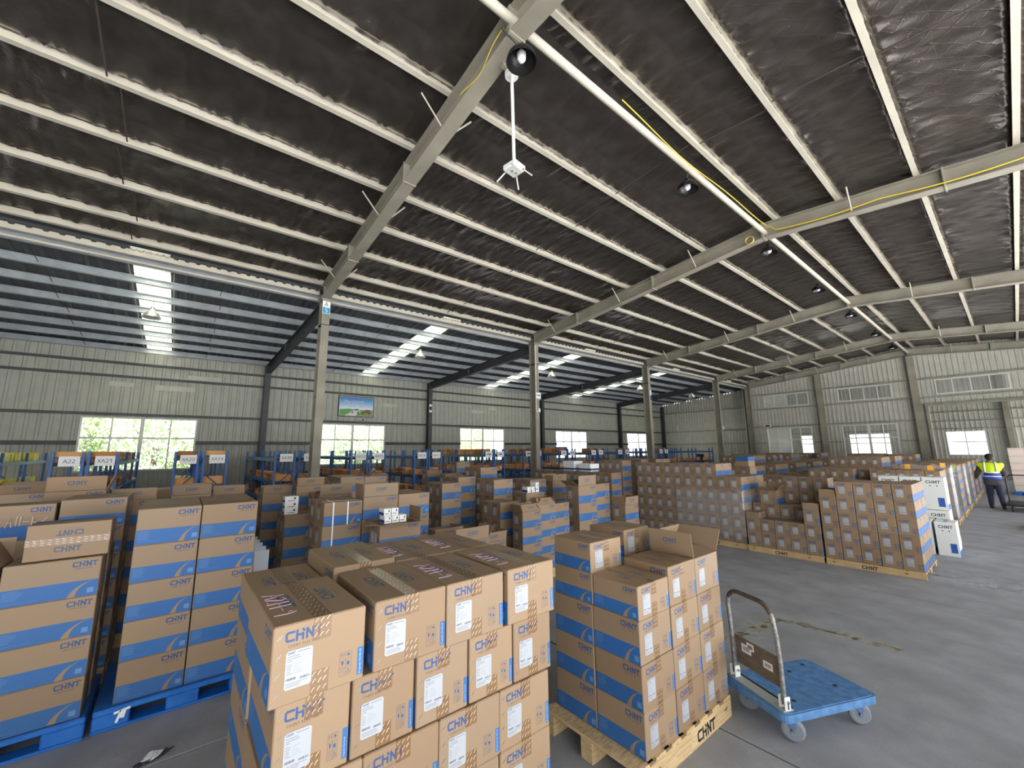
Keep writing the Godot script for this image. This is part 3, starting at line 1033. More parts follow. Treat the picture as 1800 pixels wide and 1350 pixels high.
func speckle(im: Image, r: RandomNumberGenerator, n: int, base: Color, depth := 0.1) -> void:
	var w := im.get_width()
	var h := im.get_height()
	for i in n:
		var k := r.randf_range(-depth, depth)
		var c := base.lightened(k) if k > 0 else base.darkened(-k)
		im.fill_rect(Rect2i(r.randi_range(0, w - 1), r.randi_range(0, h - 1), r.randi_range(1, 4), 1), c)

func carton_sheet(kind: String, labelled := false) -> Dictionary:
	var key := kind + ("+" if labelled else "")
	if sheets.has(key):
		return sheets[key]
	var k: Dictionary = KIND[kind]
	var s: float = k.px
	var W := int(k.w * s)
	var L := int(k.l * s)
	var H := int(k.h * s)
	var im := Image.create(L + W + 4, H + W + 4, false, Image.FORMAT_RGB8)
	im.fill(CARD)
	var r := RandomNumberGenerator.new()
	r.seed = hash(key)
	speckle(im, r, (L + W) * (H + W) / 60, CARD, 0.07)
	# long face at 0,0
	var top := int(H * 0.585)
	im.fill_rect(Rect2i(0, top, L, H - top), BAND)
	var bot := H
	# the curved sweep left bare in the band
	var o1 := []
	var o2 := []
	for i in 13:
		var t := i / 12.0
		var y := lerpf(H, top, t)
		var xo := L * (0.675 + 0.30 * (1.0 - pow(1.0 - t, 0.62) * 1.0) * (0.35 + 0.65 * t))
		o1.append(Vector2(xo, y))
		o2.append(Vector2(xo + L * 0.075 * (1.0 - t) + L * 0.012, y))
	o2.reverse()
	poly_fill(im, o1 + o2, CARD)
	for i in 7:
		im.fill_rect(Rect2i(int(L * 0.03), int(top + H * (0.05 + i * 0.036)), int(L * r.randf_range(0.14, 0.22)), maxi(1, H / 110)), BAND.lightened(0.28))
	im.fill_rect(Rect2i(int(L * 0.03), int(top + H * 0.335), int(L * 0.36), maxi(1, H / 130)), BAND.lightened(0.22))
	im.fill_rect(Rect2i(int(L * 0.885), int(H * 0.8), int(H * 0.13), int(H * 0.13)), BAND.lightened(0.25))
	var lh := H * 0.135
	var lw := 4.3 * lh * 0.84
	logo(im, Vector2(L * 0.965 - lw, H * 0.075), lh, PRINT)
	text_img(im, "CHINT ELECTRIC", Vector2(L * 0.965 - lw * 0.9, H * 0.075 + lh * 1.3), lh * 0.22, Color8(62, 58, 72), 1.15)
	# label face at L,0
	var X := float(L + 2)
	var tab := W * 0.072
	im.fill_rect(Rect2i(int(X + W - tab), int(H * 0.56), int(tab) + 1, int(H * 0.38)), BAND)
	text_img(im, "Empower the World", Vector2(X + W - tab * 0.72, H * 0.92), tab * 0.42, Color8(190, 210, 235), 1.0, true)
	var nar: float = minf(1.0, k.w / k.h)
	lh = H * 0.135 * lerpf(0.8, 1.0, nar)
	logo(im, Vector2(X + W * 0.115, H * 0.085), lh, PRINT)
	text_img(im, "CHINT ELECTRIC", Vector2(X + W * 0.15, H * 0.085 + lh * 1.28), lh * 0.26, Color8(62, 58, 72), 1.15)
	var ink := Color8(92, 84, 92)
	var gx := X + W * 0.72
	var gy := H * 0.57
	var cw := W * 0.068
	var ch := H * 0.105
	for i in 3:
		im.fill_rect(Rect2i(int(gx + i * cw), int(gy), 2, int(ch * 3)), ink)
	for i in 4:
		im.fill_rect(Rect2i(int(gx), int(gy + i * ch), int(cw * 2), 2), ink)
	for i in 2:   # up arrows
		var ax := gx + cw * (0.3 + i * 0.4)
		stroke(im, [Vector2(ax, gy + ch * 0.85), Vector2(ax, gy + ch * 0.2)], 2.0, ink)
		poly_fill(im, [Vector2(ax - cw * 0.14, gy + ch * 0.38), Vector2(ax + cw * 0.14, gy + ch * 0.38), Vector2(ax, gy + ch * 0.1)], ink)
	poly_fill(im, [Vector2(gx + cw * 1.15, gy + ch * 0.5), Vector2(gx + cw * 1.5, gy + ch * 0.15), Vector2(gx + cw * 1.85, gy + ch * 0.5)], PRINT)
	stroke(im, [Vector2(gx + cw * 1.5, gy + ch * 0.4), Vector2(gx + cw * 1.5, gy + ch * 0.85)], 2.0, PRINT)
	poly_fill(im, [Vector2(gx + cw * 0.25, gy + ch * 1.15), Vector2(gx + cw * 0.75, gy + ch * 1.15), Vector2(gx + cw * 0.62, gy + ch * 1.6), Vector2(gx + cw * 0.38, gy + ch * 1.6)], PRINT)
	stroke(im, [Vector2(gx + cw * 0.5, gy + ch * 1.5), Vector2(gx + cw * 0.5, gy + ch * 1.88)], 2.0, PRINT)
	im.fill_rect(Rect2i(int(gx + cw * 1.25), int(gy + ch * 1.3), int(cw * 0.5), int(ch * 0.5)), PRINT)
	stroke(im, [Vector2(gx + cw * 0.3, gy + ch * 2.85), Vector2(gx + cw * 0.3, gy + ch * 2.2), Vector2(gx + cw * 0.7, gy + ch * 2.2), Vector2(gx + cw * 0.7, gy + ch * 2.85)], 2.0, ink)
	var rc := Vector2(gx + cw * 1.5, gy + ch * 2.5)
	stroke(im, [rc + Vector2(-cw * 0.3, ch * 0.25), rc + Vector2(0, -ch * 0.32), rc + Vector2(cw * 0.3, ch * 0.25), rc + Vector2(-cw * 0.3, ch * 0.25)], 3.0, ink)
	if labelled:
		var lx := int(X + W * 0.22)
		im.fill_rect(Rect2i(lx, int(H * 0.32), int(W * 0.3), int(H * 0.4)), Color8(196, 199, 204))
		for i in 7:
			im.fill_rect(Rect2i(lx + 4, int(H * (0.36 + i * 0.045)), int(W * r.randf_range(0.1, 0.24)), 2), Color8(120, 126, 140))
	# top at 0,H : length across, two logos either side of the seam
	var Y := float(H + 2)
	var tl := minf(W * 0.15, L * 0.09)
	logo(im, Vector2(L * 0.5 - tl * 1.8, Y + W * 0.66), tl, PRINT.lerp(CARD, 0.25))
	text_img(im, "CHINT ELECTRIC", Vector2(L * 0.5 - tl * 1.6, Y + W * 0.66 + tl * 1.3), tl * 0.24, PRINT.lerp(CARD, 0.4))
	logo(im, Vector2(L * 0.5 - tl * 1.8, Y + W * 0.34 - tl), tl, PRINT.lerp(CARD, 0.25), 0.84, true)
	im.fill_rect(Rect2i(0, int(Y + W * 0.5 - 1), L, 2), Color8(96, 70, 44))
	var iw := float(im.get_width())
	var ih := float(im.get_height())
	var d := {"long": Rect2(0.5 / iw, 0.5 / ih, (L - 1) / iw, (H - 1) / ih), "label": Rect2((X + 0.5) / iw, 0.5 / ih, (W - 1) / iw, (H - 1) / ih), "top": Rect2(0.5 / iw, (Y + 0.5) / ih, (L - 1) / iw, (W - 1) / ih), "bare": Rect2((X + 6) / iw, (Y + 6) / ih, (W - 14) / iw, (W - 14) / ih), "mats": []}
	var tx := tex(im)
	for c in tints:
		var m := mat(c, 0.58)
		m.albedo_texture = tx
		d.mats.append(m)
	sheets[key] = d
	return d

func face(s: SurfaceTool, c: Vector3, right: Vector3, up: Vector3, out: Vector3, r: Rect2, turned := false) -> void:
	# a rectangle centred at c; right and up are half vectors as seen from outside
	var p := [c - right + up, c + right + up, c + right - up, c - right - up]
	if turned:
		p = [p[3], p[0], p[1], p[2]]
	quad(s, p[0], p[1], p[2], p[3], out, r)

func carton_mesh(kind: String, open := false, labelled := false, plain := false) -> Mesh:
	var key := ["c", kind, open, labelled, plain]
	if cache.has(key):
		return cache[key]
	var d := carton_sheet(kind, labelled)
	var k: Dictionary = KIND[kind]
	var w: float = k.w / 2
	var l: float = k.l / 2
	var h: float = k.h / 2
	var b := 0.004
	var s := st()
	var c := Vector3(0, h, 0)
	var X := Vector3(w - b, 0, 0)
	var Yv := Vector3(0, h - b, 0)
	var Z := Vector3(0, 0, l - b)
	var lab: Rect2 = d.bare if plain else d.label
	var lon: Rect2 = d.bare if plain else d.long
	face(s, c + Vector3(0, 0, l), X, Yv, Vector3.BACK, lab)
	face(s, c - Vector3(0, 0, l), -X, Yv, Vector3.FORWARD, lab)
	face(s, c + Vector3(w, 0, 0), -Z, Yv, Vector3.RIGHT, lon)
	face(s, c - Vector3(w, 0, 0), Z, Yv, Vector3.LEFT, lon)
	face(s, c - Vector3(0, h, 0), X, Z, Vector3.DOWN, d.bare)
	if not open:
		# seam runs along z; in the sheet it runs across
		face(s, c + Vector3(0, h, 0), X, -Z, Vector3.UP, d.bare if plain else d.top, true)
	# rounded edges, bare board
	var bare: Rect2 = d.bare
	var uv := bare.get_center()
	for sx in [-1.0, 1.0]:
		for sz in [-1.0, 1.0]:
			var e := PackedVector3Array([Vector3(sx * w, 0, sz * (l - b)), Vector3(sx * (w - b), 0, sz * l)])
			var y := Vector3(0, h - b, 0)
			var su := Rect2(uv, Vector2(0.001, 0.001))
			quad(s, c + e[0] + y, c + e[1] + y, c + e[1] - y, c + e[0] - y, Vector3(sx, 0, sz), su)
	for sy in [-1.0, 1.0]:
		if open and sy > 0:
			continue
		for sx in [-1.0, 1.0]:
			quad(s, c + Vector3(sx * w, sy * (h - b), l - b), c + Vector3(sx * w, sy * (h - b), -l + b), c + Vector3(sx * (w - b), sy * h, -l + b), c + Vector3(sx * (w - b), sy * h, l - b), Vector3(sx, sy, 0), Rect2(uv, Vector2(0.001, 0.001)))
		for sz in [-1.0, 1.0]:
			quad(s, c + Vector3(w - b, sy * (h - b), sz * l), c + Vector3(-w + b, sy * (h - b), sz * l), c + Vector3(-w + b, sy * h, sz * (l - b)), c + Vector3(w - b, sy * h, sz * (l - b)), Vector3(0, sy, sz), Rect2(uv, Vector2(0.001, 0.001)))
	if open:
		var t := 0.009
		var hi := Vector3(0, h - b, 0)
		face(s, c + Vector3(0, 0, l - t), -X, Yv, Vector3.FORWARD, bare)
		face(s, c - Vector3(0, 0, l - t), X, Yv, Vector3.BACK, bare)
		face(s, c + Vector3(w - t, 0, 0), Z, Yv, Vector3.LEFT, bare)
		face(s, c - Vector3(w - t, 0, 0), -Z, Yv, Vector3.RIGHT, bare)
		face(s, c - Vector3(0, h - 0.012, 0), X, -Z, Vector3.UP, bare)
		for sx in [-1.0, 1.0]:
			face(s, c + hi + Vector3(sx * (w - t / 2), 0, 0), Vector3(t / 2, 0, 0), -Vector3(0, 0, l - t), Vector3.UP, bare)
		for sz in [-1.0, 1.0]:
			face(s, c + hi + Vector3(0, 0, sz * (l - t / 2)), X, -Vector3(0, 0, t / 2), Vector3.UP, bare)
	cache[key] = s.commit()
	return cache[key]

func small_print(im: Image, r: RandomNumberGenerator, x: int, y: int, w: int, h: int, ink: Color) -> void:
	# print too small to read: a run of little uprights and bars
	var p := x
	while p < x + w:
		var c := r.randi_range(4, 7)
		im.fill_rect(Rect2i(p, y, 2, h), ink)
		im.fill_rect(Rect2i(p, y + r.randi_range(0, h - 2), c, 2), ink)
		p += c + 2

func label_mat(n: int) -> StandardMaterial3D:
	var key := ["lab", n]
	if not cache.has(key):
		var r := RandomNumberGenerator.new()
		r.seed = 100 + n
		var im := Image.create(220, 320, false, Image.FORMAT_RGB8)
		im.fill(Color8(168, 172, 178))
		var ink := Color8(64, 66, 76)
		logo(im, Vector2(14, 12), 17, PRINT)
		im.fill_rect(Rect2i(92, 19, 108, 4), PRINT)
		for i in 3:
			small_print(im, r, 14, 44 + i * 19, [96, 108, 34][i], 9, ink)
		for i in 5:
			var y := 112 + i * 19
			small_print(im, r, 14, y, r.randi_range(24, 40), 8, ink)
			im.fill_rect(Rect2i(66, y + 2, r.randi_range(40, 84), 6), Color8(150, 154, 166))
			im.fill_rect(Rect2i(160, y + 2, r.randi_range(16, 44), 6), Color8(168, 172, 182))
		for base in [[14, 226, 76, 20], [124, 236, 80, 18]]:
			var x: int = base[0]
			while x < base[0] + base[2]:
				var w := r.randi_range(1, 4)
				im.fill_rect(Rect2i(x, base[1], w, base[3]), ink)
				x += w + r.randi_range(1, 3)
		for i in 3:
			im.fill_rect(Rect2i(14, 268 + i * 14, r.randi_range(110, 190), 5), Color8(122, 126, 138))
		var m := mat(Color.WHITE, 0.4)
		m.albedo_texture = tex(im)
		cache[key] = m
	return cache[key]

func tape_mat() -> StandardMaterial3D:
	if not cache.has("tape"):
		# clear packing tape: faintly brown film with rows of short slanting strokes, pale and dark
		var im := Image.create(128, 256, false, Image.FORMAT_RGBA8)
		im.fill(Color8(140, 102, 64, 110))
		var r := RandomNumberGenerator.new()
		r.seed = 3
		for row in 6:
			for col in 3:
				var p := Vector2(24 + col * 40 + r.randf_range(-3, 3), 14 + row * 42 + r.randf_range(-4, 4))
				stroke(im, [p + Vector2(-11, 10), p + Vector2(2, -4), p + Vector2(10, -9)], r.randf_range(3, 6), Color8(226, 208, 176, 235))
				stroke(im, [p + Vector2(-5, 12), p + Vector2(8, 1)], 3.0, Color8(110, 78, 46, 140))
		var m := mat(Color.WHITE, 0.14)
		m.albedo_texture = tex(im)
		m.transparency = BaseMaterial3D.TRANSPARENCY_ALPHA
		m.clearcoat_enabled = true
		m.clearcoat = 0.6
		m.clearcoat_roughness = 0.15
		cache["tape"] = m
	return cache["tape"]

func tape_mesh(kind: String, drop: float) -> Mesh:
	var key := ["tape", kind, drop]
	if not cache.has(key):
		var k: Dictionary = KIND[kind]
		var s := st()
		var o := 0.0008
		var w := 0.03
		var l: float = k.l / 2 + o
		var h: float = k.h + o
		var n := 3
		for i in n:
			var z0 := lerpf(-l, l, float(i) / n)
			var z1 := lerpf(-l, l, float(i + 1) / n)
			quad(s, Vector3(-w, h, z0), Vector3(w, h, z0), Vector3(w, h, z1), Vector3(-w, h, z1), Vector3.UP, Rect2(0, 0, 1, 0.66))
		for sz in [-1.0, 1.0]:
			quad(s, Vector3(-w * sz, h, l * sz), Vector3(w * sz, h, l * sz), Vector3(w * sz, h - drop, l * sz), Vector3(-w * sz, h - drop, l * sz), Vector3(0, 0, sz), Rect2(0, 0, 1, 0.5))
		cache[key] = s.commit()
	return cache[key]

func tape_foot(kind: String, drop: float) -> Mesh:
	var key := ["tapefoot", kind, drop]
	if not cache.has(key):
		var k: Dictionary = KIND[kind]
		var s := st()
		var l: float = k.l / 2 + 0.0008
		quad(s, Vector3(-0.03, drop, l), Vector3(0.03, drop, l), Vector3(0.03, 0.002, l), Vector3(-0.03, 0.002, l), Vector3.BACK, Rect2(0, 0, 1, 0.5))
		cache[key] = s.commit()
	return cache[key]

func staple_mesh(kind: String) -> Mesh:
	var key := ["staple", kind]
	if not cache.has(key):
		var k: Dictionary = KIND[kind]
		var s := st()
		for i in 4:
			for j in 2:
				add_cbox(s, Vector3(-k.w / 2 + 0.017 + j * 0.008, k.h * (0.14 + i * 0.235) + j * 0.004, k.l / 2 + 0.0006), Vector3(0.0022, 0.014, 0.0012), 0.0, Basis(Vector3.BACK, -0.5))
		cache[key] = s.commit()
	return cache[key]

# opts: label, group, open, flaps, tape, staples, tint, plain, lab (label part), turn
func carton(kind: String, south: bool, at: Vector3, label: String, group: String, opts := {}) -> Node3D:
	# south: label face looks to +z (else to -x, printed face to +z); at = centre of the base
	if opts.get("bulk", false):
		var kb: Dictionary = KIND[kind]
		var kr: Dictionary = KIND["row"]
		bulk.append(Transform3D(Basis(Vector3.UP, (0.0 if south else -PI / 2) + opts.get("turn", 0.0)) * Basis.from_scale(Vector3(kb.w / kr.w, kb.h * opts.get("sy", 1.0) / kr.h, kb.l / kr.l)), at))
		return null
	var o := thing("cardboard_carton", label, "carton", at, (0.0 if south else -PI / 2) + opts.get("turn", 0.0), group)
	var k: Dictionary = KIND[kind]
	o.scale.y = opts.get("sy", 1.0)
	var d := carton_sheet(kind)
	var m: Material = d.mats[opts.get("tint", rng.randi_range(0, 2))]
	var open: bool = opts.get("open", false)
	part("body", carton_mesh(kind, open, false, opts.get("plain", false)), m, o)
	if opts.get("lab", true) and not opts.get("plain", false):
		var lw: float = minf(0.085, k.w * 0.36)
		var lh: float = lw * 1.42
		var x: float = -k.w / 2 + k.w * (0.14 if south else 0.2) + lw / 2
		part("shipping_label", label_sheet(lw, lh), label_mat(rng.randi_range(0, 2)), o, Vector3(x, k.h * (0.42 if south else 0.46), k.l / 2))
		if opts.get("twin", false):
			part("shipping_label", label_sheet(lw * 0.8, lh), label_mat(1), o, Vector3(x + lw * 1.15, k.h * 0.42, k.l / 2))
	if opts.get("tape", false):
		part("packing_tape", tape_mesh(kind, 0.075), tape_mat(), o)
		part("packing_tape", tape_foot(kind, 0.08), tape_mat(), o)
	if opts.get("staples", false):
		part("staples", staple_mesh(kind), M.steel, o).set_meta("kind", "stuff")
	if open:
		var fl: Array = opts.get("flaps", [100.0, 80.0, 60.0, 110.0])
		# angles of the flaps from lying shut: +x, -x, +z, -z
		flap(o, m, d, Vector3(k.w / 2, k.h, 0), Vector3.RIGHT, Vector3.BACK, k.l, k.w / 2, fl[0], true)
		flap(o, m, d, Vector3(-k.w / 2, k.h, 0), Vector3.LEFT, Vector3.BACK, k.l, k.w / 2, fl[1], true)
		flap(o, m, d, Vector3(0, k.h, k.l / 2), Vector3.BACK, Vector3.RIGHT, k.w, k.w / 2, fl[2], false)
		flap(o, m, d, Vector3(0, k.h, -k.l / 2), Vector3.FORWARD, Vector3.RIGHT, k.w, k.w / 2, fl[3], false)
	return o

func flap(o: Node, m: Material, d: Dictionary, hinge: Vector3, out: Vector3, along: Vector3, length: float, reach: float, deg: float, printed: bool) -> void:
	var a := deg_to_rad(deg)
	var dir := -out * cos(a) + Vector3.UP * sin(a)
	var nrm := out * sin(a) + Vector3.UP * cos(a)     # the side that is printed (outside when shut)
	var t := 0.004
	var s := st()
	var hl := along * (length / 2 - 0.004)
	var right := hl
	# seen from nrm with dir up
	if dir.cross(nrm).dot(hl) < 0:
		right = -hl
	var c := hinge + dir * reach / 2 - nrm * t * 0.5
	var tr: Rect2 = d.top
	var half := Rect2(tr.position + Vector2(0, tr.size.y * 0.5), Vector2(tr.size.x, tr.size.y * 0.5))
	if printed:
		face(s, c + nrm * t / 2, right, dir * reach / 2, nrm, half)
	else:
		face(s, c + nrm * t / 2, right, dir * reach / 2, nrm, d.bare)
	face(s, c - nrm * t / 2, -right, dir * reach / 2, -nrm, d.bare)
	for q in [-1.0, 1.0]:
		face(s, c + hl * q, dir * reach / 2, nrm * t / 2, along * q, d.bare)
	face(s, c + dir * reach / 2, hl, nrm * t / 2, dir, d.bare)
	part("flap", s.commit(), m, o)

func label_sheet(w: float, h: float) -> Mesh:
	var key := ["ls", w, h]
	if not cache.has(key):
		var s := st()
		var t := 0.0012
		var c := 0.006
		# a sheet with clipped corners
		var pts := [Vector2(-w / 2 + c, h / 2), Vector2(w / 2 - c, h / 2), Vector2(w / 2, h / 2 - c), Vector2(w / 2, -h / 2 + c), Vector2(w / 2 - c, -h / 2), Vector2(-w / 2 + c, -h / 2), Vector2(-w / 2, -h / 2 + c), Vector2(-w / 2, h / 2 - c)]
		for i in range(1, 7):
			var q := [pts[0], pts[i], pts[i + 1]]
			var uv := []
			var v := []
			for p in q:
				uv.append(Vector2(p.x / w + 0.5, 0.5 - p.y / h))
				v.append(Vector3(p.x, p.y, t))
			tri(s, v[0], v[1], v[2], Vector3.BACK, uv[0], uv[1], uv[2])
		cache[key] = s.commit()
	return cache[key]

func jit(a: float) -> float:
	return rng.randf_range(-a, a)

# a block of cartons on a pallet: nx by nz columns, high[ix][iz] layers; ref = how columns are counted in the labels
func block(kind: String, south: bool, x0: float, z0: float, y0: float, high: Array, where: String, ref: String, opts := {}) -> void:
	var k: Dictionary = KIND[kind]
	var sx: float = (k.w if south else k.l) + 0.007
	var sz: float = (k.l if south else k.w) + 0.007
	for ix in high.size():
		for iz in high[ix].size():
			for n in high[ix][iz]:
				if opts.get("skip", false) and n < high[ix][iz] - 1 and ix > 0 and iz > 0:
					continue
				var c := Vector3(x0 + sx * (ix + 0.5) + jit(0.002), y0 + n * (k.h + 0.0005), z0 - sz * (iz + 0.5) + jit(0.002))
				var o2 := opts.duplicate()
				o2.turn = jit(0.006)
				o2.bulk = n < high[ix][iz] - int(opts.get("shown", 9)) or ((ix if not south else iz) > 0 and not (n == high[ix][iz] - 1 and opts.get("lids", false)) and not (opts.get("end", false) and iz == 0))
				var row: int = (ix if south else iz) + 1
				var deep: int = (iz if south else ix) + 1
				var lb := "printed carton, %s layer, %s column from %s, %s" % [ORD[n + 1], ORD[row], ref, where]
				if deep > 1:
					lb = "printed carton, %s layer, %s column, %s row deep, %s" % [ORD[n + 1], ORD[row], ORD[deep], where]
				if opts.has("top_only_lab"):
					o2.lab = n == high[ix][iz] - 1
				carton(kind, south, c, lb, "cartons " + where, o2)

# ---------------------------------------------------------------- pallets
func wood_pallet(label: String, x0: float, x1: float, z0: float, z1: float, h := 0.14, stencil := "", group := "wooden pallets") -> Node3D:
	# deck boards run along x; bearers under them; stencil on the "south" or "west" edge
	var o := thing("wooden_pallet", label, "pallet", Vector3((x0 + x1) / 2, 0, (z0 + z1) / 2), 0.0, group)
	var w := absf(x1 - x0)
	var d := absf(z1 - z0)
	var t := 0.02
	var west := stencil == "west"
	var n := 7
	for i in n:
		if stencil != "":
			part("deck_board", cbox(Vector3(0.11, t, d), 0.003), M.wood, o, Vector3(lerpf(-w / 2 + 0.055, w / 2 - 0.055, i / float(n - 1)), h - t / 2, 0))
		else:
			part("deck_board", cbox(Vector3(w, t, 0.1), 0.003), M.wood, o, Vector3(0, h - t / 2, lerpf(-d / 2 + 0.05, d / 2 - 0.05, i / float(n - 1))))
	for i in 3:
		var q := lerpf(-0.5, 0.5, i / 2.0)
		if stencil != "" and i == (2 if not west else 0):
			# solid edge board carrying the stencil
			if west:
				part("edge_board", cbox(Vector3(0.025, h - t, d), 0.003), M.wood, o, Vector3(-w / 2 + 0.0125, (h - t) / 2, 0))
			else:
				part("edge_board", cbox(Vector3(w, h - t, 0.025), 0.003), M.wood, o, Vector3(0, (h - t) / 2, d / 2 - 0.0125))
			continue
		if west:
			part("bearer", cbox(Vector3(0.09, h - t, d - 0.02), 0.003), M.wood, o, Vector3(q * (w - 0.1), (h - t) / 2, 0))
		else:
			for j in 3:
				part("block", cbox(Vector3(0.14, h - t - 0.02, 0.1), 0.003), M.wood, o, Vector3(lerpf(-w / 2 + 0.07, w / 2 - 0.07, j / 2.0), (h - t - 0.02) / 2, q * (d - 0.1)))
			part("stringer", cbox(Vector3(w, 0.02, 0.1), 0.003), M.wood, o, Vector3(0, h - t - 0.01, q * (d - 0.1)))
	if stencil == "south":
		part("stencil", logo_mesh(0.07), M.ink, o, Vector3(0.08, 0.025, d / 2))
	elif west:
		part("stencil", logo_mesh(0.055), M.ink, o, Vector3(-w / 2, 0.02, -0.14), Basis(Vector3.UP, -PI / 2))
	return o

func plastic_pallet(label: String, x0: float, x1: float, z0: float, z1: float, h := 0.15) -> Node3D:
	var o := thing("plastic_pallet", label, "pallet", Vector3((x0 + x1) / 2, 0, (z0 + z1) / 2), 0.0, "blue plastic pallets")
	var w := absf(x1 - x0)
	var d := absf(z1 - z0)
	part("deck", cbox(Vector3(w, 0.04, d), 0.008), M.blue_plastic, o, Vector3(0, h - 0.02, 0))
	for i in 3:
		for j in 3:
			part("foot", cbox(Vector3(w * 0.2, h - 0.06, d * 0.16), 0.008), M.blue_plastic, o, Vector3(lerpf(-w * 0.4, w * 0.4, i / 2.0), (h - 0.06) / 2 + 0.02, lerpf(-d * 0.42, d * 0.42, j / 2.0)))
	for j in 3:
		part("skid", cbox(Vector3(w, 0.02, d * 0.16), 0.006), M.blue_plastic, o, Vector3(0, 0.01, lerpf(-d * 0.42, d * 0.42, j / 2.0)))
	for i in 14:
		part("rib", cbox(Vector3(0.012, 0.03, d * 0.8), 0.002), M.blue_plastic, o, Vector3(lerpf(-w * 0.45, w * 0.45, i / 13.0), h - 0.055, 0))
	return o

# ---------------------------------------------------------------- the goods
func tower(kind: String, x0: float, z0: float, top: float, what: String, opts := {}) -> void:
	# one column of cartons, printed face to the dock side, label face to the west; opts.deep columns behind it
	var k: Dictionary = KIND[kind]
	var n := maxi(1, int(round((top - 0.14) / k.h)))
	var sy: float = (top - 0.14) / (n * k.h) - 0.002
	for deep in opts.get("deep", 1):
		for i in n:
			if deep > 0 and i < n - int(opts.get("shown", 3)) and i > 0 and not opts.get("full", true):
				continue
			var o2 := opts.duplicate()
			o2.sy = sy
			o2.turn = jit(0.012)
			o2.open = opts.get("open", false) and i == n - 1 and deep == 0
			o2.erase("deep")
			o2.bulk = deep > 0 or i < n - (4 if z0 > -6.9 else 2)
			var lb := "printed carton, %s layer of the %s" % [ORD[i + 1], what]
			if deep > 0:
				lb = "printed carton, %s layer behind the front of the %s" % [ORD[i + 1], what]
			carton(kind, false, Vector3(x0 + k.l / 2 + jit(0.004), 0.14 + i * (k.h * sy + 0.0006), z0 - (k.w + 0.008) * (deep + 0.5)), lb, "cartons in the " + what, o2)
	var d: float = (k.w + 0.008) * opts.get("deep", 1)
	wood_pallet("wooden pallet under the %s" % what, x0 + 0.004, x0 + k.l - 0.004, z0 - 0.004, z0 - d + 0.004, 0.138, "", "pallets under carton towers")

func block_front(kind: String, x0: float, z0: float, y0: float, nx: int, ny: int, nz: int, where: String) -> void:
	# columns side by side along the aisle, printed faces to the dock side; the rows behind only bulk
	var k: Dictionary = KIND[kind]
	for ix in nx:
		for iz in nz:
			for n in ny:
				carton(kind, false, Vector3(x0 + (k.l + 0.008) * (ix + 0.5), y0 + n * (k.h + 0.001), z0 - (k.w + 0.008) * (iz + 0.5)), "printed carton, %s layer, %s column from the long-carton tower, %s" % [ORD[n + 1], ORD[ix + 1], where], "cartons " + where, {"turn": jit(0.006), "bulk": iz > 0})

func front_stack() -> void:
	wood_pallet("wooden pallet under the chalk-marked front stack", 0.31, 1.57, -1.68, -2.72, 0.13)
	var zf := -1.66
	var kw: Dictionary = KIND["front_wide"]
	var ks: Dictionary = KIND["front_slim"]
	var base := [0.135, 0.39, 0.645, 0.90, 1.17]
	var rows := [["front_wide", [0.30, 0.62, 0.94, 1.262]], ["front_wide", [0.305, 0.62, 0.94, 1.26]], ["front_wide", [0.316, 0.63, 0.945, 1.258]], ["front_slim", [0.328, 0.583, 0.841, 1.097, 1.352]], ["front_wide", [0.299, 0.654, 0.969, 1.31]]]
	var y := 0.133
	for n in 5:
		var kind: String = rows[n][0]
		var k: Dictionary = KIND[kind]
		var xs: Array = rows[n][1]
		for i in xs.size():
			var dz: float = [0.10, 0.0, 0.0, -0.01, 0.0][n] if n != 0 else 0.0
			if n == 1 and i != 3:
				dz = 0.0
			if n == 4:
				dz = [0.005, 0.0, 0.0, 0.0][i]
			var lb := "labelled carton, %s layer of the front stack, %s from the %s" % [["lowest", "second", "third", "fourth", "topmost"][n], ORD[xs.size() - i], "loaded wooden pallet"]
			var c := carton(kind, true, Vector3(xs[i] + k.w / 2, y, zf + dz - k.l / 2), lb, "cartons of the front stack", {"tape": true, "staples": true, "tint": (i * 7 + n * 3) % 3, "turn": 0.0 if n < 4 else [0.012, -0.008, 0.006, 0.0][i]})
			if n == 4 and i != 1:
				chalk(c, k, i)
		# the row behind
		for i in 4:
			var x: float = [0.32, 0.64, 0.955, 1.268][i]
			var lb2 := "rear carton, %s layer of the front stack, %s from the loaded wooden pallet" % [["lowest", "second", "third", "fourth", "topmost"][n], ORD[4 - i]]
			var kk: Dictionary = KIND["front_wide"]
			var sy: float = k.h / kk.h
			var dy := 0.0
			if n == 4:
				sy = [0.8, 1.09, 1.0, 1.0][i]
			var c2 := carton("front_wide", true, Vector3(x + kk.w / 2, y, zf - 0.52 - kk.l / 2), lb2, "rear cartons of the front stack", {"tape": true, "lab": false, "sy": sy, "bulk": n < 4})
			if n == 4 and i >= 2:
				chalk(c2, kk, i)
		y += k.h + 0.001

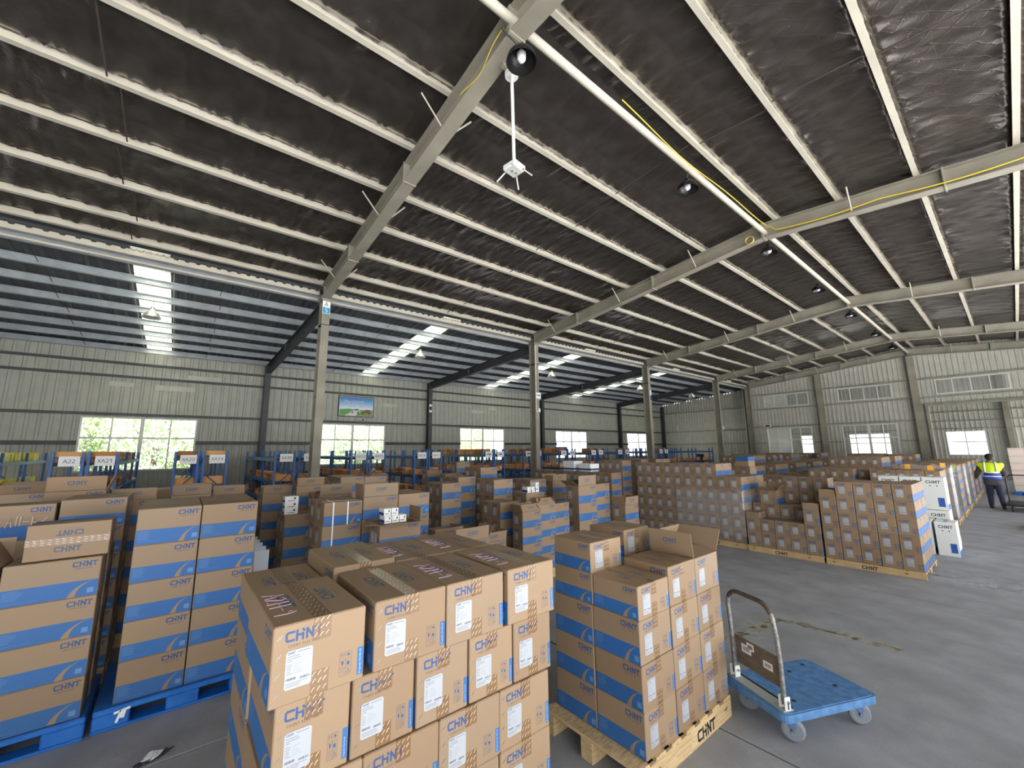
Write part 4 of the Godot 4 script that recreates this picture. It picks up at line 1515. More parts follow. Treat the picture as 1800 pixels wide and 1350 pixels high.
func chalk(c: Node3D, k: Dictionary, i: int) -> void:
	# pink chalk scrawl on the lid, as fine raised strokes: A2H-9
	var strokes := [
		[[0.0, 0.0], [0.35, 1.0], [0.6, 0.05]], [[0.12, 0.4], [0.52, 0.45]],
		[[0.75, 0.85], [1.0, 1.0], [1.15, 0.75], [0.75, 0.05], [1.25, 0.08]],
		[[1.45, 0.0], [1.5, 1.0]], [[1.48, 0.5], [1.95, 0.52]], [[1.95, 1.0], [1.98, 0.0]],
		[[2.2, 0.5], [2.6, 0.5]], [[3.05, 0.6], [2.8, 0.75], [3.0, 1.0], [3.1, 0.7], [3.05, 0.0]]]
	var s := st()
	var sc := 0.075
	for l in strokes:
		var pts := []
		for p in l:
			# scrawl runs along the length of the lid, left of the seam
			pts.append(Vector3(-k.w * 0.44 + p[1] * sc, k.h + 0.0006, -0.12 + p[0] * sc * 1.15))
		add_tube(s, pts, 0.0022, 4)
	var m := mat(Color8(206, 176, 196), 0.95)
	part("chalk_mark", s.commit(), m, c)

func pallet_stack() -> void:
	# the loaded wooden pallet with the stencilled edge
	wood_pallet("wooden pallet with stencilled edge under square cartons beside the blue trolley", 2.245, 3.44, -1.63, -2.43, 0.145, "south")
	var k: Dictionary = KIND["square"]
	var kl: Dictionary = KIND["low"]
	var where := "on the trolley-side stencilled pallet"
	var xs := [2.347, 2.722, 3.09]
	var plan := [["square", "square", "square", "low"], ["square", "square", "square", "square"], ["square", "square", "square", "square"]]
	for i in 3:
		var y := 0.147
		for n in 4:
			var kind: String = plan[i][n]
			var kk: Dictionary = KIND[kind]
			var open := i == 2 and n == 3
			var lb := "square carton, %s layer, %s column from the front stack, %s" % [ORD[n + 1], ORD[i + 1], where]
			carton(kind, true, Vector3(xs[i] + k.w / 2, y, -1.645 - kk.l / 2 + jit(0.003)), lb, "square cartons " + where, {"tape": not open, "tint": (i + n) % 3, "turn": jit(0.008), "open": open, "flaps": [124.0, 98.0, 8.0, 70.0]})
			y += kk.h + 0.001
	var back := [["square", "square", "square", "low", "low"], ["square", "square", "square", "low", "low"], ["square", "square", "square", "low"]]
	for i in 3:
		var y := 0.147
		for n in back[i].size():
			var kind: String = back[i][n]
			var kk: Dictionary = KIND[kind]
			var lb := "rear square carton, %s layer, %s from the front stack, %s" % [ORD[n + 1], ORD[i + 1], where]
			carton(kind, true, Vector3(xs[i] + k.w / 2 + (0.19 if i == 1 and n == 4 else 0.0), y, -2.022 - kk.l / 2 - (0.12 if i == 1 and n == 4 else 0.0)), lb, "rear square cartons " + where, {"tape": n == back[i].size() - 1, "turn": jit(0.008), "bulk": i > 0 and n < back[i].size() - 1})
			y += kk.h + 0.001

func left_stacks() -> void:
	var p := plastic_pallet("blue plastic pallet with a yellow tag under ten printed cartons", -0.31, 0.72, -4.46, -5.4)
	part("yellow_tag", cbox(Vector3(0.075, 0.075, 0.002)), mat(Color8(240, 206, 40), 0.5), p, Vector3(0.455, 0.075, 0.471))
	for j in 2:
		for i in 3:
			part("tag_print", cbox(Vector3(0.011, 0.012, 0.001)), M.ink, p, Vector3(0.437 + i * 0.017, 0.094 - j * 0.03, 0.4725))
	part("white_tape", cbox(Vector3(0.09, 0.016, 0.0015)), M.white, p, Vector3(-0.355, 0.115, 0.471), Basis(Vector3.BACK, 0.15))
	part("white_tape", cbox(Vector3(0.016, 0.08, 0.0015)), M.white, p, Vector3(-0.37, 0.08, 0.471), Basis(Vector3.BACK, -0.3))
	part("white_tape", cbox(Vector3(0.03, 0.05, 0.0015)), M.white, p, Vector3(-0.35, 0.09, 0.4712), Basis(Vector3.BACK, -0.2))
	block_front("left", -0.215, -4.5, 0.152, 2, 5, 3, "on the yellow-tagged blue pallet")
	plastic_pallet("blue plastic pallet at the bottom left under long cartons", -1.4, -0.34, -4.44, -5.2)
	var k: Dictionary = KIND["long"]
	for n in 4:
		carton("long", false, Vector3(-0.86 + k.l / 2, 0.152 + n * (k.h + 0.001), -4.46 - k.w / 2), "long printed carton, %s layer of the left tower below the taped lid" % ORD[n + 1], "long cartons of the left tower", {"turn": jit(0.006)})
		carton("long", false, Vector3(-0.86 + k.l / 2 + 0.01, 0.152 + n * (k.h + 0.001), -4.46 - k.w * 1.5 - 0.01), "long printed carton, %s layer behind the left tower front" % ORD[n + 1], "long cartons behind the left tower", {"turn": jit(0.006), "bulk": true})
		carton("long", false, Vector3(-1.36 + k.l / 2, 0.152 + n * (k.h + 0.001), -4.46 - k.w / 2), "long printed carton, %s layer of the leftmost open-topped column" % ORD[n + 1], "long cartons of the leftmost column", {"turn": jit(0.006), "open": n == 3, "flaps": [150.0, 95.0, 120.0, 60.0]})
	# a carton lying on its side so that its taped lid faces the aisle
	var lid := carton("front_wide", true, Vector3(-0.57, 1.247 + KIND["front_wide"].w / 2, -4.5 - KIND["front_wide"].h), "carton on its side with taped lid facing the aisle, on the left tower", "", {"tape": true, "lab": false})
	# height axis to +z, seam (its length) along x
	lid.transform.basis = Basis(Vector3(0, 1, 0), Vector3(0, 0, 1), Vector3(1, 0, 0))
	lid.scale = Vector3(0.8, 1.0, 0.86)
	lid.position.y = 1.247 + KIND["front_wide"].w * 0.8 / 2 + 0.002
	tower("mid", -1.215, -5.35, 1.58, "chalk-numbered tower behind the left tower")
	tower("mid", -0.765, -5.35, 1.60, "tower right behind the taped lid carton", {"deep": 2})
	var s := st()
	# white chalk number on the printed face: A11-1
	var st2 := [[[0.0, 0.0], [0.25, 1.0], [0.4, 0.0]], [[0.05, 0.4], [0.4, 0.45]], [[0.75, 1.0], [0.7, 0.1]], [[1.0, 1.0], [0.95, 0.1]], [[1.15, 0.5], [1.6, 0.45]], [[1.85, 0.9], [1.75, -0.3]], [[1.85, 0.4], [2.4, 0.2], [2.9, 0.75]]]
	for l in st2:
		var pts := []
		for q in l:
			pts.append(Vector3(-1.06 + q[0] * 0.08, 1.405 + q[1] * 0.085, -5.347))
		add_tube(s, pts, 0.003, 4)
	solo("chalk_number", s.commit(), mat(Color8(226, 210, 206), 0.95), "white chalk number on the carton behind the left tower", "chalk mark")
	tower("mid", -0.98, -6.0, 1.64, "open tower below the sign A twenty-two", {"open": true, "flaps": [100.0, 60.0, 30.0, 110.0]})
	tower("row", -1.42, -6.6, 1.60, "single label tower beside the yellow boxes", {"open": true, "flaps": [120.0, 105.0, 95.0, 110.0]})
	tower("row", -0.53, -6.2, 1.50, "tower with raised lid below the sign XA twenty-one", {"open": true, "flaps": [95.0, 30.0, 30.0, 30.0]})
	tower("row", -0.42, -7.0, 1.54, "plain tower left of the raised brown lid", {"plain": true, "deep": 2})
	tower("row", -0.02, -6.4, 1.50, "tower with raised lid below the sign XA twenty", {"open": true, "flaps": [98.0, 85.0, 20.0, 95.0]})
	tower("row", 0.42, -7.2, 1.42, "low tower with tilted lid below the sign XA nineteen", {"open": true, "flaps": [80.0, 80.0, 120.0, 110.0], "plain": true})

func mid_stacks() -> void:
	# strapped cartons
	var k: Dictionary = KIND["mid"]
	tower("mid", 1.32, -5.0, 1.43, "white-strapped tower beside the white cards", {"deep": 2})
	for n in 2:
		var o := thing("packing_strap", "white packing strap round the %s carton of the strapped tower" % ["top", "second"][n], "strap", Vector3(1.535, 1.43 - 0.258 * (n + 1), -5.0), 0.0, "packing straps")
		for q in [-0.02, 0.02]:
			if q > 0 and n == 1:
				continue
			part("front_band", cbox(Vector3(0.014, 0.256, 0.002)), M.white, o, Vector3(q * 4 - 0.03, 0.128, 0.003))
		if n == 0:
			part("top_band", cbox(Vector3(0.014, 0.002, 0.3)), M.white, o, Vector3(-0.11, 0.259, -0.15))
			part("cross_band", cbox(Vector3(0.42, 0.002, 0.014)), M.white, o, Vector3(0, 0.261, -0.1))
	tower("mid", 1.765, -5.0, 1.46, "open tower behind the small white boxes", {"open": true, "flaps": [92.0, 100.0, 95.0, 95.0], "deep": 1})
	tower("mid", 2.205, -5.0, 1.46, "tower right of the small white boxes", {"deep": 2})
	tower("long", 1.78, -4.50, 1.20, "short open tower holding small white boxes", {"open": true, "flaps": [174.0, 178.0, 176.0, 92.0], "twin": true})
	# small white boxes standing in the open carton
	for i in 5:
		small_box(Vector3(1.88 + (i % 3) * 0.088 if i < 3 else 1.87 + (i - 3) * 0.088, 1.205 + (0.0 if i < 3 else 0.082), -4.60), "small white box %s row in the open carton, %s from the printed tower" % ["lower" if i < 3 else "upper", ORD[3 - i if i < 3 else 5 - i]])
	tower("mid", 2.655, -4.88, 0.86, "low open tower with raised printed lid", {"open": true, "flaps": [95.0, 60.0, 100.0, 80.0]})
	tower("long", 2.62, -4.30, 0.93, "low pale tower right behind the front stack", {"open": true, "flaps": [92.0, 170.0, 170.0, 120.0]})
	tower("mid", 3.14, -4.55, 0.80, "low tower with ragged lids behind the front stack", {"open": true, "flaps": [95.0, 60.0, 100.0, 100.0]})
	# label walls
	tower("row", 4.52, -4.92, 1.13, "dark flap-topped tower next to the stencilled pallet", {"open": true, "flaps": [60.0, 75.0, 60.0, 70.0]})
	tower("row", 4.08, -4.80, 1.08, "narrow tower with cocked lid", {"open": true, "flaps": [70.0, 80.0, 110.0, 50.0]})
	tower("row", 4.0, -5.24, 1.18, "double label tower behind the cocked lid", {"deep": 2})
	tower("row", 4.98, -5.05, 1.10, "dark shaded tower with twin tags", {"twin": true})
	tower("long", 5.56, -5.0, 1.36, "open tower with wide flung flaps", {"open": true, "flaps": [92.0, 35.0, 150.0, 100.0]})
	tower("mid", 6.15, -5.12, 1.35, "pale tower right of the wide flung flaps", {"deep": 2})
	tower("mid", 6.62, -4.80, 0.95, "low tower with raised printed lid beside the pale tower", {"open": true, "flaps": [95.0, 70.0, 100.0, 70.0]})
	tower("mid", 6.2, -6.3, 1.34, "brown tower with upright lid behind the flung flaps", {"open": true, "flaps": [95.0, 100.0, 60.0, 60.0]})
	tower("mid", 4.38, -5.92, 1.48, "double-tagged tower with small white boxes", {"twin": true, "deep": 2})
	tower("mid", 4.86, -5.6, 1.24, "lower tower under two small white boxes", {"deep": 2})
	tower("mid", 5.30, -6.0, 1.43, "tower right of the two small white boxes", {"deep": 2})
	for i in 3:
		small_box(Vector3(4.93 + i * 0.1, 1.243, -5.68), "small white box on the lower tower, %s from the double-tagged tower" % ORD[i + 1], 0.1 if i < 2 else 0.17)
	tower("mid", 4.84, -7.0, 1.65, "tallest tower behind the label towers", {"deep": 2})
	tower("row", 3.97, -6.45, 1.52, "tag-patched tower left of the tallest tower", {"twin": true, "deep": 2})
	tower("row", 3.50, -6.2, 1.45, "slim shaded tower left of the tag-patched tower", {"deep": 2})
	tower("row", 4.36, -7.6, 1.52, "twin tower behind the slim shaded tower")
	tower("row", 4.72, -7.85, 1.52, "pale tower behind the tallest tower")
	tower("row", 5.24, -8.6, 1.73, "high tower in front of the orange bins")
	tower("row", 4.3, -8.3, 1.57, "four-banded tower below the sign XA thirteen")
	tower("row", 2.08, -7.0, 1.59, "twin-tagged tower below the sign XA fifteen", {"deep": 3, "twin": true})
	tower("row", 2.47, -7.0, 1.58, "neighbour of the twin-tagged tower", {"deep": 2})
	tower("row", 1.40, -6.8, 1.50, "open tower below the column with sign A five", {"open": true, "flaps": [100.0, 50.0, 120.0, 115.0]})
	tower("row", 1.0, -7.0, 1.40, "flap-topped tower at the head of the white cards", {"open": true, "flaps": [95.0, 85.0, 70.0, 80.0], "deep": 2})
	tower("row", 1.12, -6.0, 1.20, "slim tower carrying blue-white boxes", {"deep": 2})
	tower("mid", 1.52, -6.0, 1.42, "flat-lidded tower behind the strapped cartons", {"open": true, "flaps": [95.0, 20.0, 20.0, 20.0], "deep": 2})
	for i in 3:
		small_box(Vector3(1.2, 1.205 + i * 0.075, -6.12), "blue-banded white box, %s of three on the slim tower" % ORD[i + 1], 0.075, 0.16)
	tower("row", 2.98, -8.2, 1.28, "dark tower under the sign XA fourteen", {"plain": true})
	tower("row", 3.4, -9.2, 1.5, "label tower in front of rack XA fourteen", {"deep": 2})
	tower("row", 5.75, -8.95, 1.55, "grey label tower near the white-notice column", {"deep": 2})
	tower("row", 6.5, -9.2, 1.35, "low label tower near the white-notice column", {"deep": 2})
	# the long wall of label cartons past the column
	wood_pallet("wooden pallet under the long low wall of label cartons", 7.98, 8.42, -6.1, -8.9, 0.135)
	block("row", false, 8.0, -6.15, 0.14, [[5, 5, 5, 5, 5, 5, 5, 5, 5, 5, 5]], "in the long low label wall", "the aisle end", {"shown": 2})
	wood_pallet("wooden pallet under the tall tagged block beside the long wall", 9.0, 9.78, -6.5, -7.4, 0.135)
	block("row", false, 9.0, -6.55, 0.14, [[6, 6, 6]], "in the tall tagged block", "the aisle end", {"shown": 4})

func small_box(at: Vector3, label: String, h := 0.08, w := 0.082) -> void:
	var o := thing("small_white_box", label, "box", at, 0.0, "small white product boxes")
	part("body", cbox(Vector3(w, h, 0.14), 0.002), M.white, o, Vector3(0, h / 2, 0))
	part("blue_band", cbox(Vector3(0.002, h * 0.4, 0.139)), mat_once("navyband", Color8(40, 72, 150)), o, Vector3(-w / 2, h * 0.28, 0))
	for i in 2:
		part("print", cbox(Vector3(w * 0.14, h * 0.3, 0.001)), M.ink, o, Vector3(w * 0.22, h * 0.68, 0.07)) if i == 0 else part("print", cbox(Vector3(w * 0.55, h * 0.08, 0.001)), M.ink, o, Vector3(-0.005, h * 0.3, 0.07))

func mat_once(key: String, c: Color, rough := 0.5) -> StandardMaterial3D:
	if not cache.has(["m", key]):
		cache[["m", key]] = mat(c, rough)
	return cache[["m", key]]

func far_walls() -> void:
	# the film-wrapped wall and the open pallet next to the aisle: label faces to the west
	wood_pallet("long wooden pallet with stencil under the film-wrapped carton wall", 8.97, 10.2, -3.62, -4.87, 0.1, "west")
	wood_pallet("second wooden pallet under the film-wrapped carton wall", 8.97, 10.2, -4.89, -6.14, 0.1, "west")
	block("row", false, 9.0, -3.66, 0.102, [[5, 5, 6, 6, 6, 6, 6, 6, 6, 6], [5, 5, 6], [5, 5]], "in the film-wrapped wall", "the aisle", {"end": true})
	# stretch film hugging the aisle end of the wall
	film("stretch_film", "clear crinkled stretch film round the aisle end of the carton wall", [Vector3(8.985, 0, -5.1), Vector3(8.985, 0, -3.652), Vector3(9.0, 0, -3.645), Vector3(10.15, 0, -3.645)], 0.25, 1.12)
	var w2 := "on the stencilled aisle pallet"
	wood_pallet("wooden pallet with stencil under five columns of cartons by the aisle", 8.93, 10.17, -1.12, -2.36, 0.1, "west")
	wood_pallet("wooden pallet with stencil under the half-emptied carton rows", 8.93, 10.17, -2.39, -3.62, 0.1, "west")
	block("row", false, 8.96, -1.13, 0.102, [[5, 5, 5, 5, 0], [5, 5, 5, 5], [5]], w2, "the aisle corner", {"end": true})
	var k: Dictionary = KIND["row"]
	for n in 4:
		carton("row", false, Vector3(8.96 + k.l / 2, 0.102 + n * 0.2605, -1.132 - 0.247 * 4.5), "printed carton, %s layer, open-topped end column %s" % [ORD[n + 1], w2], "open end column " + w2, {"open": n == 3, "flaps": [86.0, 85.0, 80.0, 88.0]})
	var w3 := "on the half-emptied pallet"
	block("row", false, 8.96, -2.39, 0.102, [[2, 2, 2, 2, 0], [3, 3, 3, 3, 3], [5, 5, 5]], w3, "the full columns", {"lids": true})
	for n in 2:
		carton("row", false, Vector3(8.96 + k.l / 2, 0.102 + n * 0.2605, -2.39 - 0.247 * 4.5), "printed carton, %s layer, end column beside the wrapped wall %s" % [ORD[n + 1], w3], "end column " + w3, {"open": n == 1, "flaps": [88.0, 86.0, 95.0, 86.0]})
	carton("row", false, Vector3(8.96 + k.l / 2, 0.102 + 2 * 0.2605, -2.39 - 0.247 * 0.5), "open carton stepped up beside the full columns " + w3, "", {"open": true, "flaps": [95.0, 90.0, 90.0, 95.0]})
	carton("mid", false, Vector3(9.52, 0.102 + 3 * 0.2605 + 0.002, -3.3), "open printed carton perched high " + w3, "", {"open": true, "flaps": [130.0, 95.0, 150.0, 110.0]})
	# tall white cartons
	wood_pallet("wooden pallet under the tall white cartons", 11.65, 12.9, -1.0, -2.2, 0.13)
	var m := white_sheet()
	for n in 2:
		for i in 3:
			white_carton(Vector3(11.9, 0.135 + n * 0.63, -1.16 - i * 0.33), 0.31, 0.62, m, "tall white carton, %s tier, %s from the aisle" % [["lower", "upper"][n], ORD[i + 1]])
	for i in 2:
		white_carton(Vector3(11.41, 0.0, -1.05 - i * 0.32), 0.28, 0.6, m, "white carton standing on the floor before the white stack, %s from the aisle" % ORD[i + 1])
	tower("row", 10.7, -1.3, 1.2, "narrow tower between the aisle pallet and white cartons")
	tower("row", 10.9, -4.2, 1.54, "tower with blue lid behind the wrapped wall", {"deep": 2})
	# everything further back: too many to tell apart, one bulk of stacked cartons
	var xf := []
	var r := RandomNumberGenerator.new()
	r.seed = 17
	var turn := Basis(Vector3.UP, -PI / 2)
	var cells := []
	for cx in [13.5, 15.6, 17.6, 19.6, 21.8, 24.0, 26.4]:
		for cz in [-1.2, -2.5, -3.8, -5.2, -6.6, -8.0]:
			cells.append([cx, cz, 5 if cz == -1.2 or cz == -5.2 else r.randi_range(4, 6)])
	for cx in [10.6]:
		for cz in [-6.6, -8.0]:
			cells.append([cx, cz - 0.2, r.randi_range(4, 6)])
	for c in cells:
		var pal := r.randf() < 0.9
		for ix in 3:
			for iz in 5:
				var top: int = c[2]
				if r.randf() < 0.12 and not (c[1] == -1.2 or c[1] == -5.2):
					top -= 1
				for n in top:
					if n < top - 2 and ix > 0 and iz > 0:
						continue
					xf.append(Transform3D(turn.rotated(Vector3.UP, r.randf_range(-0.02, 0.02)), Vector3(c[0] + (ix + 0.5) * 0.387, 0.13 + n * 0.2605, c[1] - (iz + 0.5) * 0.247)))
		wood_pallet("wooden pallet under the distant carton stacks, row %s, place %s from the aisle" % [NUM[clampi(int((c[0] - 9.0) / 2.0), 1, 12)], NUM[clampi(int((-c[1]) / 1.3) + 1, 1, 12)]], c[0] - 0.02, c[0] + 1.18, c[1] + 0.02, c[1] - 1.24, 0.128, "", "distant pallets")
	xf.append_array(bulk)
	var bm := carton_mesh("row", false, true)
	var s := st()
	for t in xf:
		s.append_from(bm, 0, t)
	var f := part("stacked_cartons", s.commit(), carton_sheet("row", true).mats[0], self)
	tag(f, "mass of printed cartons stacked behind the front rows and towers", "cartons")
	f.set_meta("kind", "stuff")
	film("stretch_film", "clear stretch film round the distant stack along the aisle", [Vector3(15.55, 0, -2.3), Vector3(15.55, 0, -1.18), Vector3(15.58, 0, -1.16), Vector3(16.8, 0, -1.16)], 0.2, 1.5)
	film("stretch_film", "clear stretch film round the stack beside the worker", [Vector3(19.55, 0, -2.3), Vector3(19.55, 0, -1.18), Vector3(19.58, 0, -1.16), Vector3(20.8, 0, -1.16)], 0.2, 1.4)
	# oddments lying on top of the stacks
	var amber := mat(Color8(240, 176, 60), 0.6)
	for p in [[13.72, 1.437, -1.4, 0.0], [14.3, 1.437, -1.9, 0.3], [15.8, 1.437, -1.4, 0.2]]:
		var o := thing("amber_paper", "amber paper sheet lying over cartons at stack %s along the aisle" % ["two", "three", "four"][0 if p[0] < 13.8 else (1 if p[0] < 15 else 2)], "paper", Vector3(p[0], p[1], p[2]), p[3])
		part("sheet", cbox(Vector3(0.3, 0.006, 0.2), 0.001), amber, o, Vector3(0, 0.004, 0))
		part("hanging_edge", cbox(Vector3(0.006, 0.12, 0.1), 0.001), amber, o, Vector3(-0.15, 0.062, 0.05))
	var bag := thing("plastic_bag", "crumpled grey and white plastic bag on the distant cartons", "bag", Vector3(13.8, 1.437, -5.6))
	crumple(bag, "bag_body", Vector3(0.5, 0.14, 0.3), mat(Color8(206, 208, 212), 0.3), 5)
	var tip := thing("tipped_carton", "blue-banded carton lid turned upside down above the wrapped wall", "carton", Vector3(11.1, 1.543, -4.38))
	part("body", cbox(Vector3(0.4, 0.14, 0.3), 0.004), mat(CARD, 0.8), tip, Vector3(0, 0.07, 0))
	part("blue_band", cbox(Vector3(0.402, 0.1, 0.302), 0.004), mat(BAND, 0.7), tip, Vector3(0, 0.19, 0))

func crumple(o: Node, called: String, size: Vector3, m: Material, seed_n: int) -> void:
	var s := SphereMesh.new()
	s.radius = 0.5
	s.height = 1.0
	s.radial_segments = 18
	s.rings = 10
	var ar := s.get_mesh_arrays()
	var v: PackedVector3Array = ar[Mesh.ARRAY_VERTEX]
	var nz := FastNoiseLite.new()
	nz.seed = seed_n
	nz.frequency = 1.7
	var s2 := st()
	var ix: PackedInt32Array = ar[Mesh.ARRAY_INDEX]
	for i in range(0, ix.size(), 3):
		var q := []
		for k in 3:
			var p := v[ix[i + k]]
			p *= 1.0 + 0.6 * nz.get_noise_3dv(p * 2.0)
			p.y = maxf(p.y + 0.42, 0.0)
			q.append(p * size)
		tri(s2, q[0], q[1], q[2], q[0] + q[1] + q[2] - Vector3(0, size.y, 0))
	part(called, s2.commit(), m, o)

func film(called: String, label: String, path: Array, y0: float, y1: float) -> void:
	var fm := mat(Color(0.96, 0.97, 0.98, 0.15), 0.1)
	fm.transparency = BaseMaterial3D.TRANSPARENCY_ALPHA
	fm.metallic_specular = 0.7
	var nz := FastNoiseLite.new()
	nz.seed = 8
	nz.frequency = 2.2
	var pts := []
	for i in path.size() - 1:
		var a: Vector3 = path[i]
		var b: Vector3 = path[i + 1]
		var n := maxi(1, int(a.distance_to(b) / 0.05))
		for k in n:
			pts.append(a.lerp(b, float(k) / n))
	pts.append(path[-1])
	var s := st()
	s.set_smooth_group(0)
	var ny := int((y1 - y0) / 0.06)
	var grid := []
	for i in pts.size():
		var row := []
		for j in ny + 1:
			var y := lerpf(y0, y1 + 0.12 * nz.get_noise_1d(i * 3.0), float(j) / ny)
			var p: Vector3 = pts[i] + Vector3(0, y, 0)
			var d := absf(nz.get_noise_3d(p.z * 1.8 + p.x * 1.8 + p.y * 1.2, p.y * 0.6 - p.z, 3.0)) * 0.03 + absf(nz.get_noise_3d(p.z * 6.0 + p.x * 6.0, p.y * 3.0, 9.0)) * 0.012
			var out := Vector3(-1, 0, 0) if absf(p.x - path[0].x) < 0.02 else Vector3(0, 0, 1)
			row.append(p + out * d * (1.0 if out.x < 0 else 0.3))
		grid.append(row)
	for i in pts.size() - 1:
		for j in ny:
			var q := [grid[i][j], grid[i + 1][j], grid[i + 1][j + 1], grid[i][j + 1]]
			for k in [0, 2, 1, 0, 3, 2]:
				s.add_vertex(q[k])
	s.index()
	s.generate_normals()
	solo(called, s.commit(), fm, label, "film")

func white_sheet() -> StandardMaterial3D:
	var im := Image.create(200, 400, false, Image.FORMAT_RGB8)
	im.fill(Color8(226, 230, 228))
	logo(im, Vector2(34, 40), 34, Color8(44, 46, 50), 0.9)
	for x in [70, 130]:
		poly_fill(im, [Vector2(x - 9, 110), Vector2(x + 9, 110), Vector2(x, 92)], Color8(44, 46, 50))
	im.fill_rect(Rect2i(120, 250, 60, 110), Color8(44, 92, 170))
	var m := mat(Color.WHITE, 0.55)
	m.albedo_texture = tex(im)
	return m

func white_carton(at: Vector3, w: float, h: float, m: Material, label: String) -> void:
	var o := thing("white_carton", label, "carton", at, -PI / 2, "tall white cartons")
	var s := st()
	var l := 0.44
	face(s, Vector3(0, h / 2, l / 2), Vector3(w / 2, 0, 0), Vector3(0, h / 2, 0), Vector3.BACK, Rect2(0, 0, 1, 1))
	part("front_print", s.commit(), m, o, Vector3(0, 0, 0.001))
	part("body", cbox(Vector3(w, h, l), 0.004), mat_once("whitebox", Color8(222, 226, 224), 0.6), o, Vector3(0, h / 2, 0))
	part("blue_base", cbox(Vector3(0.002, h * 0.16, l - 0.01)), mat_once("blueb", Color8(44, 92, 170), 0.6), o, Vector3(w / 2, h * 0.09, 0))
	part("lid_strip", cbox(Vector3(0.05, 0.002, l)), mat_once("greylid", Color8(150, 154, 158), 0.4), o, Vector3(0, h + 0.001, 0))

func white_cards() -> void:
	var o := thing("card_rail", "low dark steel rail carrying the row of white cards", "rail", Vector3(0.82, 0, -6.8), 0.0)
	for y in [0.08, 0.6]:
		part("rail", cbox(Vector3(0.03, 0.03, 2.6), 0.004), M.black, o, Vector3(0, y, 0))
	for k in 6:
		part("leg", cbox(Vector3(0.03, 0.62, 0.03), 0.004), M.black, o, Vector3(0, 0.31, -1.25 + k * 0.5))
		part("foot", cbox(Vector3(0.24, 0.02, 0.05), 0.004), M.black, o, Vector3(0, 0.01, -1.25 + k * 0.5))
	var white := mat(Color8(214, 222, 230), 0.5)
	for k in 11:
		var z := -7.95 + k * 0.235 + (0.0 if k != 3 else 0.06)
		var c := thing("white_card", "white plastic card standing on the dark rail, %s from the strapped tower" % ORD[11 - k], "card", Vector3(0.82, 0.616, z), jit(0.1), "white cards on the rail")
		part("sheet", cbox(Vector3(0.15, 0.27, 0.012), 0.003), white, c, Vector3(0.02, 0.145, 0))
		part("clip", cbox(Vector3(0.04, 0.03, 0.03), 0.004), M.black, c, Vector3(0, 0.015, 0))

